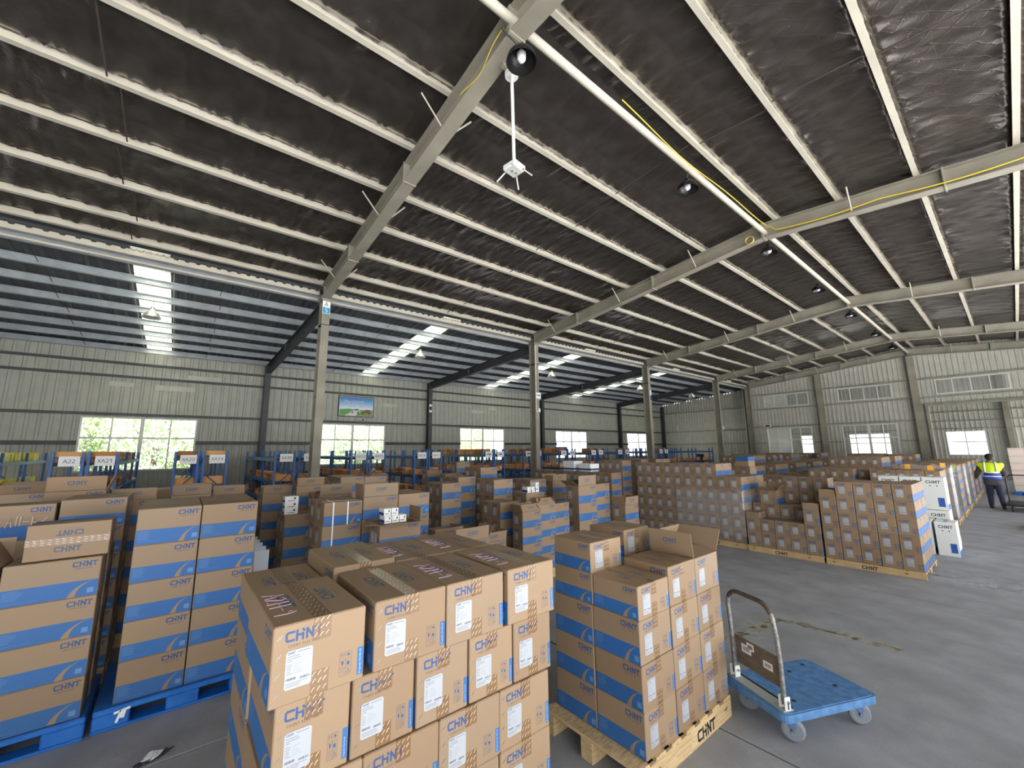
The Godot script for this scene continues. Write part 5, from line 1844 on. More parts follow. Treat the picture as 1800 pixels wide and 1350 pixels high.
# ---------------------------------------------------------------- racks
func rack(x0: float, x1: float, sign_text: String, sign_words: String, fill: String, deep := 5.6, west := true) -> void:
	var z0 := -12.0
	var o := thing("storage_rack", ("blue steel storage rack marked %s" if sign_text.length() > 1 else ("blue steel storage rack with white plate, %s" if sign_text == "-" else "blue steel storage rack %s")) % sign_words, "rack", Vector3(x0, 0, z0), 0.0, "blue storage racks")
	var w := x1 - x0
	var nf := 4
	for f in nf:
		var z := -deep * f / (nf - 1.0)
		for s in [0.025, w - 0.025]:
			part("post", cbox(Vector3(0.05, 2.04, 0.045), 0.003), M.blue, o, Vector3(s, 1.02, z))
		for y in [0.3, 0.72, 1.14, 1.62]:
			if f == 0 or y < 1.2:
				var up: bool = (y != 0.72 and y != 1.62) == west
				part("brace", tube([Vector3(0.04, y + (0.0 if up else 0.4), z), Vector3(w - 0.04, y + (0.4 if up else 0.0), z)] if y < 1.5 else [Vector3(0.04, 1.93, z), Vector3(w - 0.04, 1.93, z)], 0.012, 4), M.blue, o)
	for y in [0.14, 0.68, 1.22, 1.8]:
		for s in [0.02, w - 0.02]:
			part("beam", cbox(Vector3(0.03, 0.07, deep), 0.003), M.blue, o, Vector3(s, y, -deep / 2))
		part("shelf", cbox(Vector3(w - 0.05, 0.015, deep), 0.002), mat_once("shelf", Color8(96, 108, 124), 0.5), o, Vector3(w / 2, y + 0.043, -deep / 2))
	if sign_text != "":
		var sg := part("rack_sign", cbox(Vector3(0.3, 0.2, 0.004), 0.001), M.white, o, Vector3(w / 2 + 0.03, 1.86, 0.032))
		if sign_text.length() > 1:
			part("lettering", text_mesh(sign_text, 0.075), M.navy, sg, Vector3(0, 0, 0.002))
		else:
			for q in 4:
				part("print", cbox(Vector3(0.03, 0.06, 0.001)), M.navy, sg, Vector3(-0.07 + q * 0.045, 0, 0.0025))
	# goods on the shelves, on the side that faces the aisle
	var kraft := [mat_once("bin0", Color8(214, 150, 84), 0.75), mat_once("bin1", Color8(196, 132, 70), 0.75), mat_once("bin2", Color8(166, 112, 66), 0.8), mat_once("bin3", Color8(224, 168, 110), 0.75)]
	var yel := [mat_once("yel0", Color8(232, 214, 60), 0.6), mat_once("yel1", Color8(214, 206, 150), 0.7), mat_once("yel2", Color8(232, 226, 120), 0.65)]
	var ys := [1.852, 1.272, 0.732]
	for li in 3:
		var y: float = ys[li]
		var code := fill[li] if li < fill.length() else "-"
		if code == "-":
			continue
		var n := 9
		for i in n:
			var z := z0 - 0.28 - i * 0.55
			if i > 0 and code == "e":
				break
			if i > 0 and (absf(z - z0 + deep / 3) < 0.42 or absf(z - z0 + deep * 2 / 3) < 0.42):
				continue
			if i > 6 and x0 > 6.0:
				break
			var pal: Array = yel if code == "y" else kraft
			var big := i == 0 and (code == "e" or code == "b")
			var bw := w - 0.11 if big else w * 0.42
			var bh := rng.randf_range(0.15, 0.21) if li > 0 else (0.2 if code != "e" else 0.2)
			var bl := 0.36 if big else 0.22
			var cx := x0 + w / 2 if big else (x0 + 0.062 + bw / 2 if west else x1 - 0.062 - bw / 2)
			for q in (1 if big else 2):
				var zz := z - q * 0.26
				if big:
					bin_box(Vector3(cx, y, z), bw, bh, bl, pal[rng.randi_range(0, pal.size() - 1)], "orange end box on the %s shelf of rack %s" % [["top", "middle", "lower"][li], sign_words], "end boxes on the racks", false, not west)
				else:
					bin_box(Vector3(cx, y, zz), bw, bh, bl, pal[rng.randi_range(0, pal.size() - 1)], "%s picking bin, place %s on the %s shelf of rack %s" % ["yellow" if code == "y" else "kraft", NUM[i * 2 + q + 1], ["top", "middle", "lower"][li], sign_words], "picking bins on the racks", true, not west)

func bin_box(at: Vector3, w: float, h: float, l: float, m: Material, label: String, group: String, tagged: bool, turned := false) -> void:
	var o := thing("picking_bin", label, "bin", at, jit(0.03) + (PI if turned else 0.0), group)
	var key := ["bin", w, snappedf(h, 0.02), l]
	if not cache.has(key):
		# an open tray: floor, back and sides, low front lip
		var s := st()
		var hh := snappedf(h, 0.02)
		var t := 0.006
		add_cbox(s, Vector3(0, t / 2, 0), Vector3(w, t, l))
		add_cbox(s, Vector3(0, hh / 2, l / 2 - t / 2), Vector3(w, hh, t))
		add_cbox(s, Vector3(0, hh / 2, -l / 2 + t / 2), Vector3(w, hh, t))
		add_cbox(s, Vector3(w / 2 - t / 2, hh / 2, 0), Vector3(t, hh, l))
		add_cbox(s, Vector3(-w / 2 + t / 2, hh * 0.42, 0), Vector3(t, hh * 0.84, l))
		add_cbox(s, Vector3(0, hh * 0.8, 0), Vector3(w - 0.02, t, l - 0.02))
		cache[key] = s.commit()
	part("body", cache[key], m, o)
	if tagged:
		part("tag", cbox(Vector3(0.003, 0.035, 0.06)), M.white, o, Vector3(-w / 2 - 0.001, h * 0.3, 0))

func build_racks() -> void:
	rack(-3.42, -2.94, "", "west of A twenty-two", "yyy", 5.6, false)
	rack(-1.96, -1.48, "A22", "A twenty-two", "bbb")
	rack(-1.45, -0.97, "XA21", "XA twenty-one", "bbb", 5.6, false)
	rack(-0.08, 0.38, "XA20", "XA twenty", "ee-")
	rack(0.44, 0.93, "XA19", "XA nineteen", "ee-", 5.6, false)
	rack(1.90, 2.39, "XA18", "XA eighteen", "-bb")
	rack(2.46, 2.95, "XA17", "XA seventeen", "-eb", 5.6, false)
	rack(3.80, 4.31, "XA16", "XA sixteen", "-bb")
	rack(4.34, 4.84, "XA15", "XA fifteen", "-e-", 5.6, false)
	rack(5.74, 6.22, "XA14", "XA fourteen", "-bb")
	rack(6.25, 6.73, "XA13", "XA thirteen", "-e-", 5.6, false)
	rack(8.36, 8.84, "-", "one past XA thirteen", "bb-")
	rack(8.88, 9.36, "-", "two past XA thirteen", "-e-", 5.6, false)
	rack(10.25, 10.73, "-", "three past XA thirteen", "-b-")
	rack(10.76, 11.24, "-", "four past XA thirteen", "e--", 5.6, false)
	rack(12.19, 12.69, "-", "five past XA thirteen", "bb-")
	rack(12.72, 13.22, "-", "six past XA thirteen", "-e-", 5.6, false)
	rack(14.1, 14.6, "-", "seven past XA thirteen", "ebb")
	rack(14.63, 15.1, "-", "eight past XA thirteen", "ee-", 5.6, false)
	rack(16.05, 16.55, "-", "nine past XA thirteen", "-b-")
	rack(16.6, 17.08, "-", "ten past XA thirteen", "e--", 5.6, false)
	rack(19.6, 20.1, "-", "eleven past XA thirteen", "-b-", 4.0)
	rack(20.15, 20.6, "-", "twelve past XA thirteen", "e--", 4.0, false)
	rack(21.5, 22.0, "", "without sign third from corner", "-b-", 4.0)
	rack(23.2, 23.7, "", "without sign second from corner", "-b-", 4.0)
	rack(25.3, 25.8, "", "without sign nearest the corner", "-b-", 4.0)

# ---------------------------------------------------------------- lamps, signs, cables
func lamps() -> void:
	var shade := mat(Color8(44, 44, 46), 0.3, 0.6)
	var inner := mat(Color8(58, 58, 58), 0.28, 0.7)
	var bulb := mat(Color8(232, 230, 238), 0.35)
	bulb.subsurf_scatter_enabled = true
	bulb.subsurf_scatter_strength = 0.2
	var dome := []
	var dome_in := []
	for i in 11:
		var t := i / 10.0
		dome.append(Vector2(0.178 * cos(t * 1.38) , 0.0 + 0.17 * sin(t * 1.38)))
		dome_in.append(Vector2(0.172 * cos(t * 1.38), 0.002 + 0.163 * sin(t * 1.38)))
	var dm := lathe([Vector2(0.172, 0.0), Vector2(0.182, -0.004)] + dome, 28)
	var di := lathe(dome_in, 28)
	var bm := lathe([Vector2(0.0, 0.0), Vector2(0.03, 0.006), Vector2(0.05, 0.03), Vector2(0.055, 0.06), Vector2(0.055, 0.11), Vector2(0.03, 0.14), Vector2(0.025, 0.16)], 16)
	var xs := [2.71, 6.58, 10.38, 14.16, 17.93, 21.93, 25.57]
	for i in xs.size():
		var o := thing("pendant_lamp", "dark dome pendant lamp under the ridge, %s" % ["above the white antenna mast", "second from the antenna mast", "beside the coiled yellow cable", "fourth from the antenna mast", "fifth from the antenna mast", "second from the far gable", "nearest the far gable"][i], "lamp", Vector3(xs[i], 6.53, -3.1), 0.0, "ridge pendant lamps")
		part("shade", dm, shade, o)
		part("reflector", di, inner, o)
		part("bulb", bm, bulb, o, Vector3(0, 0.0, 0))
		part("neck", cbox(Vector3(0.07, 0.07, 0.07), 0.01), shade, o, Vector3(0, 0.19, 0))
		part("hanger", tube([Vector3(0, 0.22, 0), Vector3(0.0, 0.26, 0.02), Vector3(0, 0.352, 0.04)], 0.007, 6), M.rod, o)
	var silver := mat(Color8(206, 206, 200), 0.35, 0.5)
	var cone := lathe([Vector2(0.19, -0.01), Vector2(0.2, 0.0), Vector2(0.17, 0.05), Vector2(0.12, 0.12), Vector2(0.07, 0.18), Vector2(0.05, 0.22), Vector2(0.045, 0.28)], 24)
	var xs2 := [-0.87, 6.55, 13.3, 20.5, 26.5]
	for i in xs2.size():
		var o := thing("pendant_lamp", "silver bell pendant lamp in the lean-to, %s" % ["above the first window", "above the poster", "behind the white-notice column", "fourth from the first window", "nearest the far end wall"][i], "lamp", Vector3(xs2[i], 5.40, -13.4), 0.0, "lean-to pendant lamps")
		part("shade", cone, silver, o)
		part("bulb", bm, bulb, o, Vector3(0, 0.02, 0))
		part("hook", tube([Vector3(0, 0.27, 0), Vector3(0.02, 0.33, 0), Vector3(0, 0.425, 0)], 0.008, 6), M.rod, o)

func antenna() -> void:
	var c := Vector3(2.83, 0, -3.43)
	var o := thing("antenna_mast", "white antenna box on a thin white drop pole under the rafter", "antenna", c)
	part("ceiling_flange", lathe([Vector2(0.0, 6.68), Vector2(0.085, 6.68), Vector2(0.09, 6.72), Vector2(0.0, 6.725)], 20), M.white, o)
	part("bracket", cbox(Vector3(0.2, 0.05, 0.06), 0.004), M.beam, o, Vector3(-0.06, 6.745, 0))
	part("pole", tube([Vector3(0, 6.7, 0), Vector3(0.015, 5.42, 0.01)], 0.021, 12), M.white, o)
	var b := part("housing", cbox(Vector3(0.2, 0.07, 0.2), 0.012), M.white, o, Vector3(0.015, 5.39, 0.01), Basis(Vector3.UP, 0.15))
	part("cover", cbox(Vector3(0.17, 0.02, 0.17), 0.006), M.white_frame, b, Vector3(0, -0.04, 0))
	for q in 4:
		var a := q * PI / 2 + PI / 4 + 0.15
		var d := Vector3(cos(a), 0, sin(a))
		part("socket", tube([Vector3(0.015, 5.36, 0.01) + d * 0.11, Vector3(0.015, 5.34, 0.01) + d * 0.125], 0.012, 8), M.steel, o)
		part("rod_antenna", tube([Vector3(0.015, 5.345, 0.01) + d * 0.12, Vector3(0.015, 5.25, 0.01) + d * 0.22], 0.008, 8), M.white, o)
	for q in [-0.03, 0.03]:
		part("indicator", lathe([Vector2(0.0, -0.006), Vector2(0.012, -0.004), Vector2(0.012, 0.004)], 10), M.steel, o, Vector3(0.015 + q, 5.335, 0.01))
	part("cable", tube([Vector3(0.03, 5.45, 0.02), Vector3(0.09, 5.47, 0.03), Vector3(0.13, 5.43, 0.02), Vector3(0.11, 5.37, 0.0)], 0.005, 6), M.yellow_wire, o)

func cables() -> void:
	var x := FX[3] - 0.125
	var pts := []
	var r := RandomNumberGenerator.new()
	r.seed = 6
	for i in 60:
		var t := i / 59.0
		var z := lerpf(-3.0, 2.6, t)
		pts.append(Vector3(x - 0.01, roof_y(z) - 0.24 - 0.06 * absf(sin(t * 9.0)) + (0.1 if i < 2 else 0.0), z))
	solo("yellow_cable", tube(pts, 0.014, 6), M.yellow_wire, "yellow cable sagging along the rafter towards the dock side", "cable")
	var coil := []
	for i in 46:
		var a := i * 0.42
		coil.append(Vector3(x - 0.02 - i * 0.0008, 6.83 + cos(a) * 0.09, -3.35 + sin(a) * 0.09))
	solo("cable_coil", tube(coil, 0.007, 5), M.yellow_wire, "coil of yellow wire hung at the ridge of the rafter", "cable")
	var a2 := []
	for i in 30:
		var t := i / 29.0
		a2.append(Vector3(lerpf(4.5, 9.9, t), 6.99 - 0.16 * sin(PI * t) * (0.6 + 0.4 * sin(t * 7.0)), -2.95))
	solo("yellow_cable", tube(a2, 0.009, 5), M.yellow_wire, "yellow cable drooping along the ridge tube between two rafters", "cable")
	var a3 := []
	for i in 24:
		var t := i / 23.0
		var z := lerpf(-3.3, -9.0, t)
		a3.append(Vector3(FX[3] - 0.12, roof_y(z) - 0.12 - 0.12 * sin(PI * t * 2.0) * 0.4, z))
	solo("thin_wire", tube(a3, 0.005, 5), mat(Color8(176, 168, 130), 0.6), "thin pale wire along the rafter above the long carton wall", "cable")
	var a4 := []
	for i in 20:
		var t := i / 19.0
		a4.append(Vector3(2.5 - 0.02 * sin(t * 8.0), lerpf(6.92, 6.72, t) - 0.08 * sin(PI * t), lerpf(-3.16, -4.1, t)))
	solo("yellow_cable", tube(a4, 0.006, 5), M.yellow_wire, "short yellow wire beside the lamp above the antenna mast", "cable")
	var a5 := [Vector3(2.48, 6.86, -3.12), Vector3(2.45, 6.84, -3.14), Vector3(2.52, 6.78, -3.12), Vector3(2.66, 6.72, -3.1)]
	solo("lamp_wire", tube(a5, 0.008, 6), M.black, "black wire looping down to the lamp above the antenna mast", "cable")

func sign_plate(called: String, label: String, at: Vector3, w: float, h: float, m: Material) -> Node3D:
	var o := thing(called, label, "sign", at)
	part("plate", cbox(Vector3(w, h, 0.004), 0.001), m, o)
	return o

func signs() -> void:
	var zf := A_Z + 0.162
	var o := sign_plate("bay_sign", "small sign, A on white over five on cyan, on the column", Vector3(2.665, 5.77, zf), 0.19, 0.34, M.white)
	part("lower_field", cbox(Vector3(0.17, 0.16, 0.002)), mat(Color8(30, 150, 196), 0.4), o, Vector3(0, -0.08, 0.002))
	part("lettering", text_mesh("A", 0.11), M.navy, o, Vector3(0, 0.085, 0.003))
	part("lettering", text_mesh("5", 0.11), M.white, o, Vector3(0, -0.08, 0.004))
	var n := sign_plate("notice_sign", "white notice with blue lettering on the column with the conduit", Vector3(10.235, 3.98, zf), 0.24, 0.26, M.white)
	for q in 3:
		part("print", cbox(Vector3(0.04, 0.06, 0.001)), M.navy, n, Vector3(-0.06 + q * 0.06, 0.03, 0.0025))
	part("footer", cbox(Vector3(0.22, 0.03, 0.001)), M.navy, n, Vector3(0, -0.105, 0.002))
	solo("junction_box", cbox(Vector3(0.09, 0.14, 0.06), 0.008), M.white, "small white junction box below the notice on the column", "box", Vector3(10.23, 3.45, zf + 0.03))
	solo("conduit", tube([Vector3(10.1, 5.9, zf + 0.012), Vector3(10.1, 3.5, zf + 0.012), Vector3(10.12, 3.4, zf + 0.014), Vector3(10.2, 3.42, zf + 0.02)], 0.014, 6), M.white, "white conduit running down the column beside the notice", "conduit")
	var s3 := sign_plate("bay_sign", "narrow navy and white sign on the column beside the long carton wall", Vector3(17.75, 4.6, zf), 0.12, 0.5, M.white)
	part("lower_field", cbox(Vector3(0.11, 0.24, 0.002)), M.navy, s3, Vector3(0, -0.12, 0.002))
	var s4 := sign_plate("bay_sign", "two small white plates on the dark post right of the poster", Vector3(9.56, 4.1, -18.24), 0.15, 0.4, M.white)
	part("lower_field", cbox(Vector3(0.13, 0.18, 0.002)), M.ink, s4, Vector3(0, 0.0, 0.002))
	# column straps and clips
	for c in [[2.665, 5.3], [10.18, 5.2], [17.695, 5.2]]:
		solo("column_strap", cbox(Vector3(0.215, 0.02, 0.33), 0.002), M.ink, "dark strap tied round the column %s" % ["below the A five sign", "with the white notice", "beside the long carton wall"][0 if c[0] < 5 else (1 if c[0] < 12 else 2)], "strap", Vector3(c[0], c[1], A_Z), Basis(), "column straps")
	solo("junction_box", cbox(Vector3(0.1, 0.2, 0.06), 0.008), M.white, "white box low on the column second from the far gable", "box", Vector3(25.3, 3.2, zf + 0.03))
	solo("wall_box", cbox(Vector3(0.06, 0.5, 0.1), 0.008), M.white_frame, "slim pale box high on the lean-to end wall", "box", Vector3(LX - 0.06, 3.6, -17.2))
	# poster
	var im := Image.create(600, 340, false, Image.FORMAT_RGB8)
	for y in 340:
		var t := y / 200.0
		im.fill_rect(Rect2i(0, y, 600, 1), Color8(40, 110, 190).lerp(Color8(206, 228, 244), clampf(t, 0, 1)))
	poly_fill(im, [Vector2(0, 235), Vector2(160, 215), Vector2(340, 232), Vector2(600, 222), Vector2(600, 340), Vector2(0, 340)], Color8(86, 150, 52))
	poly_fill(im, [Vector2(90, 340), Vector2(250, 250), Vector2(330, 250), Vector2(300, 340)], Color8(206, 208, 210))
	stroke(im, [Vector2(180, 338), Vector2(288, 252)], 7.0, Color8(240, 240, 238))
	var car := func(x: float, y: float, sc: float, col: Color) -> void:
		poly_fill(im, [Vector2(x, y), Vector2(x + 12 * sc, y - 26 * sc), Vector2(x + 52 * sc, y - 34 * sc), Vector2(x + 74 * sc, y - 62 * sc), Vector2(x + 128 * sc, y - 62 * sc), Vector2(x + 156 * sc, y - 34 * sc), Vector2(x + 166 * sc, y)], col)
		poly_fill(im, [Vector2(x + 60 * sc, y - 36 * sc), Vector2(x + 78 * sc, y - 56 * sc), Vector2(x + 124 * sc, y - 56 * sc), Vector2(x + 144 * sc, y - 36 * sc)], Color8(40, 48, 60))
		for wx in [34.0, 132.0]:
			var ring := []
			for q in 14:
				ring.append(Vector2(x + wx * sc, y) + Vector2(cos(q * TAU / 14), sin(q * TAU / 14)) * 15 * sc)
			poly_fill(im, ring, Color8(28, 28, 30))
	car.call(190.0, 280.0, 1.1, Color8(186, 190, 196))
	car.call(385.0, 292.0, 1.15, Color8(170, 30, 40))
	# two lines of slanted brush lettering, not legible in the place either
	var r := RandomNumberGenerator.new()
	r.seed = 44
	for row in 2:
		for g in 7:
			var gx := 70.0 + row * 110 + g * 52
			var gy := 62.0 + row * 66
			for q in 6:
				var p := Vector2(gx + r.randf_range(0, 34), gy + r.randf_range(0, 38))
				var d: Vector2 = [Vector2(26, -5), Vector2(-8, 26), Vector2(16, 18), Vector2(-14, 16)][r.randi_range(0, 3)]
				stroke(im, [p + Vector2(2, 2), p + d + Vector2(2, 2)], 6.0, Color8(60, 84, 140))
				stroke(im, [p, p + d], 4.5, Color8(244, 246, 250))
	var pm := mat(Color.WHITE, 0.35)
	pm.albedo_texture = tex(im)
	var po := thing("poster", "framed landscape poster with two cars hung high on the window wall", "poster", Vector3(6.01, 4.0, -18.527))
	var s := st()
	face(s, Vector3.ZERO, Vector3(0.73, 0, 0), Vector3(0, 0.41, 0), Vector3.BACK, Rect2(0, 0, 1, 1))
	part("print", s.commit(), pm, po, Vector3(0, 0, 0.022))
	part("backing", cbox(Vector3(1.5, 0.86, 0.03), 0.004), M.white, po)
	for q in [-1.0, 1.0]:
		part("frame", cbox(Vector3(1.56, 0.03, 0.05), 0.004), M.ink, po, Vector3(0, q * 0.44, 0.0))
		part("frame", cbox(Vector3(0.03, 0.86, 0.05), 0.004), M.ink, po, Vector3(q * 0.765, 0, 0.0))
	var cam := thing("security_camera", "small security camera on the wall below the poster", "camera", Vector3(6.15, 3.42, -18.42))
	part("mount", cbox(Vector3(0.05, 0.05, 0.08), 0.006), M.white, cam)
	part("body", tube([Vector3(-0.02, 0.0, 0.05), Vector3(0.06, -0.03, 0.2)], 0.045, 12), M.white, cam)
	part("lens", tube([Vector3(0.06, -0.03, 0.2), Vector3(0.066, -0.033, 0.22)], 0.038, 12), M.black, cam)

# ---------------------------------------------------------------- trolley
func trolley() -> void:
	var a := Vector3(3.327, 0, -1.222)
	var b := Vector3(4.117, 0, -0.875)
	var dir := (b - a).normalized()              # along the deck, away from the handle
	var side := Vector3(dir.z, 0, -dir.x)        # to the far long side
	var L := 0.863
	var W := 0.553
	var c := a + dir * L / 2 + side * W / 2
	var o := thing("platform_trolley", "blue plastic platform trolley with steel push handle and grey castors", "trolley", c, atan2(-dir.z, dir.x))
	# local: x along the deck (handle at -x), z towards the near long side
	var blue := worn(Color8(80, 132, 188), 0.18, 3.5, 0.5, 0.0, 61)
	var deck := PackedVector2Array()
	for cn in [[1, 1], [-1, 1], [-1, -1], [1, -1]]:
		for q in 5:
			var st0: float = {"11": 0.0, "-11": 90.0, "-1-1": 180.0, "1-1": 270.0}["%d%d" % cn]
			var an := deg_to_rad(st0 + q * 22.5)
			deck.append(Vector2(cn[0] * (L / 2 - 0.05) + cos(an) * 0.05, cn[1] * (W / 2 - 0.05) + sin(an) * 0.05))
	part("deck", prism(deck, Vector3(0, 0.165, 0), Vector3(0, 0.215, 0), Vector3.BACK), blue, o)
	var mat_deck := PackedVector2Array()
	for p in deck:
		mat_deck.append(p * 0.955)
	part("deck_surface", prism(mat_deck, Vector3(0, 0.215, 0), Vector3(0, 0.219, 0), Vector3.BACK), blue, o)
	part("front_tray", cbox(Vector3(0.09, 0.012, W - 0.06), 0.004), mat(Color8(150, 156, 150), 0.6), o, Vector3(-L / 2 + 0.07, 0.22, 0))
	part("groove_bar", cbox(Vector3(0.012, 0.014, W - 0.1), 0.003), M.ink, o, Vector3(-L / 2 + 0.125, 0.222, 0))
	for q in [[0.25, 0.1], [0.1, -0.15], [-0.22, 0.16], [0.3, -0.2], [-0.15, -0.12]]:
		part("bolt", lathe([Vector2(0.016, 0.0), Vector2(0.014, 0.003), Vector2(0.0, 0.0035)], 12), M.ink, o, Vector3(q[0], 0.219, q[1]))
	# handle
	var hx := -L / 2 + 0.07
	var hz := W / 2 - 0.06
	var pts := []
	pts.append(Vector3(hx, 0.25, hz))
	pts.append(Vector3(hx, 0.5, hz))
	pts.append(Vector3(hx - 0.01, 0.68, hz * 0.99))
	for q in 7:
		var an := q / 6.0 * PI / 2
		pts.append(Vector3(hx - 0.02, 0.76 + sin(an) * 0.12, hz - 0.12 + cos(an) * 0.115))
	for q in 7:
		var an := PI / 2 - q / 6.0 * PI / 2
		pts.append(Vector3(hx - 0.02, 0.76 + sin(an) * 0.12, -hz + 0.12 - cos(an) * 0.115))
	pts.append(Vector3(hx - 0.01, 0.68, -hz * 0.99))
	pts.append(Vector3(hx, 0.5, -hz))
	pts.append(Vector3(hx, 0.25, -hz))
	var chrome := worn(Color8(148, 146, 142), 0.3, 9.0, 0.42, 0.35, 63)
	part("push_handle", tube(pts, 0.0155, 12), chrome, o)
	var rust := worn(Color8(74, 58, 48), 0.35, 12.0, 0.6, 0.2, 64)
	part("worn_grip", tube(pts.slice(5, 15), 0.0165, 12), rust, o)
	for s in [-1.0, 1.0]:
		var hb := part("handle_bracket", cbox(Vector3(0.05, 0.09, 0.012), 0.004), M.white_frame, o, Vector3(hx, 0.26, s * (hz + 0.022)))
		part("slot", cbox(Vector3(0.01, 0.04, 0.002)), M.ink, hb, Vector3(0, -0.01, s * 0.007))
		part("handle_bracket", cbox(Vector3(0.05, 0.09, 0.012), 0.004), M.white_frame, o, Vector3(hx, 0.26, s * (hz - 0.022)))
		part("pivot_bolt", tube([Vector3(hx, 0.275, s * hz - 0.04), Vector3(hx, 0.275, s * hz + 0.04)], 0.008, 8), M.steel, o)
	# brown board lashed between the uprights
	var bd := part("kraft_board", cbox(Vector3(0.006, 0.2, 2 * hz - 0.02), 0.001), worn(Color8(112, 96, 80), 0.15, 4.0, 0.8, 0.0, 65), o, Vector3(hx + 0.02, 0.43, 0))
	for q in [[0.10, 0.03, 0.09, 0.06], [0.06, 0.06, 0.065, 0.05], [-0.09, 0.0, 0.08, 0.05]]:
		var lb := part("sticker", cbox(Vector3(0.001, q[3], q[2])), M.white, bd, Vector3(-0.0035, q[1], -q[0]))
		for k in 8:
			part("bar", cbox(Vector3(0.001, q[3] * 0.5, 0.003)), M.ink, lb, Vector3(-0.0006, 0, -q[2] * 0.3 + k * q[2] * 0.085))
	# castors
	var tyre := mat(Color8(126, 132, 142), 0.5)
	var fork := mat(Color8(92, 120, 168), 0.45, 0.2)
	var spots := [[-L / 2 + 0.12, W / 2 - 0.09, -0.75], [L / 2 - 0.12, W / 2 - 0.09, -0.5], [-L / 2 + 0.12, -W / 2 + 0.09, -0.9], [L / 2 - 0.12, -W / 2 + 0.09, -0.4]]
	for q in spots:
		var cs := Node3D.new()
		cs.name = "castor"
		o.add_child(cs, true)
		cs.position = Vector3(q[0], 0, q[1])
		cs.rotation.y = q[2]
		part("wheel", lathe([Vector2(0.012, -0.02), Vector2(0.058, -0.02), Vector2(0.07, -0.014), Vector2(0.075, 0.0), Vector2(0.07, 0.014), Vector2(0.058, 0.02), Vector2(0.012, 0.02)], 24), tyre, cs, Vector3(0.02, 0.0755, 0), Basis(Vector3.RIGHT, PI / 2))
		for s in [-1.0, 1.0]:
			part("fork_plate", prism(PackedVector2Array([Vector2(-0.035, 0.055), Vector2(0.02, -0.02), Vector2(0.04, 0.0), Vector2(0.035, 0.055)]), Vector3(0, 0.098, s * 0.023), Vector3(0, 0.098, s * 0.029)), fork, cs)
			part("axle_nut", lathe([Vector2(0.014, 0.0), Vector2(0.012, 0.006), Vector2(0.0, 0.006)], 8), M.steel, cs, Vector3(0.02, 0.0755, s * 0.029), Basis(Vector3.RIGHT, s * PI / 2))
		part("swivel", lathe([Vector2(0.036, 0.0), Vector2(0.036, 0.012), Vector2(0.0, 0.012)], 14), fork, cs, Vector3(0, 0.153, 0))

# ---------------------------------------------------------------- worker
func smin(a: float, b: float, k: float) -> float:
	var h := clampf(0.5 + 0.5 * (b - a) / k, 0.0, 1.0)
	return lerpf(b, a, h) - k * h * (1.0 - h)

func blob(bones: Array, lo: Vector3, hi: Vector3, cell: float, k: float, cut_lo := -1e9, cut_hi := 1e9) -> Mesh:
	# bones: [a, b, ra, rb]; surface nets over the smooth union of tapered capsules, clipped in height
	var nx := int(ceil((hi.x - lo.x) / cell)) + 1
	var ny := int(ceil((hi.y - lo.y) / cell)) + 1
	var nz := int(ceil((hi.z - lo.z) / cell)) + 1
	var f := PackedFloat32Array()
	f.resize(nx * ny * nz)
	var i := 0
	for z in nz:
		for y in ny:
			for x in nx:
				var p := lo + Vector3(x, y, z) * cell
				var d := 1.0
				for b in bones:
					var a: Vector3 = b[0]
					var ab: Vector3 = b[1] - a
					var t := clampf((p - a).dot(ab) / maxf(ab.length_squared(), 1e-9), 0.0, 1.0)
					var dd := (p - a - ab * t).length() - lerpf(b[2], b[3], t)
					d = dd if d >= 1.0 else smin(d, dd, k)
				d = maxf(d, maxf(p.y - cut_hi, cut_lo - p.y))
				f[i] = d
				i += 1
	var id := {}
	var verts := PackedVector3Array()
	var sx := 1
	var sy := nx
	var sz := nx * ny
	for z in nz - 1:
		for y in ny - 1:
			for x in nx - 1:
				var o := x * sx + y * sy + z * sz
				var sum := Vector3.ZERO
				var n := 0
				for e in [[0, 1], [0, 2], [0, 4], [1, 3], [1, 5], [2, 3], [2, 6], [3, 7], [4, 5], [4, 6], [5, 7], [6, 7]]:
					var c0 := Vector3i(e[0] & 1, (e[0] >> 1) & 1, (e[0] >> 2) & 1)
					var c1 := Vector3i(e[1] & 1, (e[1] >> 1) & 1, (e[1] >> 2) & 1)
					var v0 := f[o + c0.x * sx + c0.y * sy + c0.z * sz]
					var v1 := f[o + c1.x * sx + c1.y * sy + c1.z * sz]
					if (v0 < 0) != (v1 < 0):
						sum += Vector3(c0).lerp(Vector3(c1), v0 / (v0 - v1))
						n += 1
				if n:
					id[o] = verts.size()
					verts.append(lo + (Vector3(x, y, z) + sum / n) * cell)
	var s := st()
	s.set_smooth_group(0)
	for z in range(1, nz - 1):
		for y in range(1, ny - 1):
			for x in range(1, nx - 1):
				var o := x * sx + y * sy + z * sz
				for ax in 3:
					var st1: int = [sx, sy, sz][ax]
					var u: int = [sy, sz, sx][ax]
					var v: int = [sz, sx, sy][ax]
					var a := f[o]
					var b := f[o + st1]
					if (a < 0) == (b < 0):
						continue
					var q := [o - u - v, o - v, o, o - u]
					if not (id.has(q[0]) and id.has(q[1]) and id.has(q[2]) and id.has(q[3])):
						continue
					var order := [0, 1, 2, 0, 2, 3] if a > 0 else [0, 2, 1, 0, 3, 2]
					for w in order:
						s.add_vertex(verts[id[q[w]]])
	s.index()
	s.generate_normals()
	return s.commit()

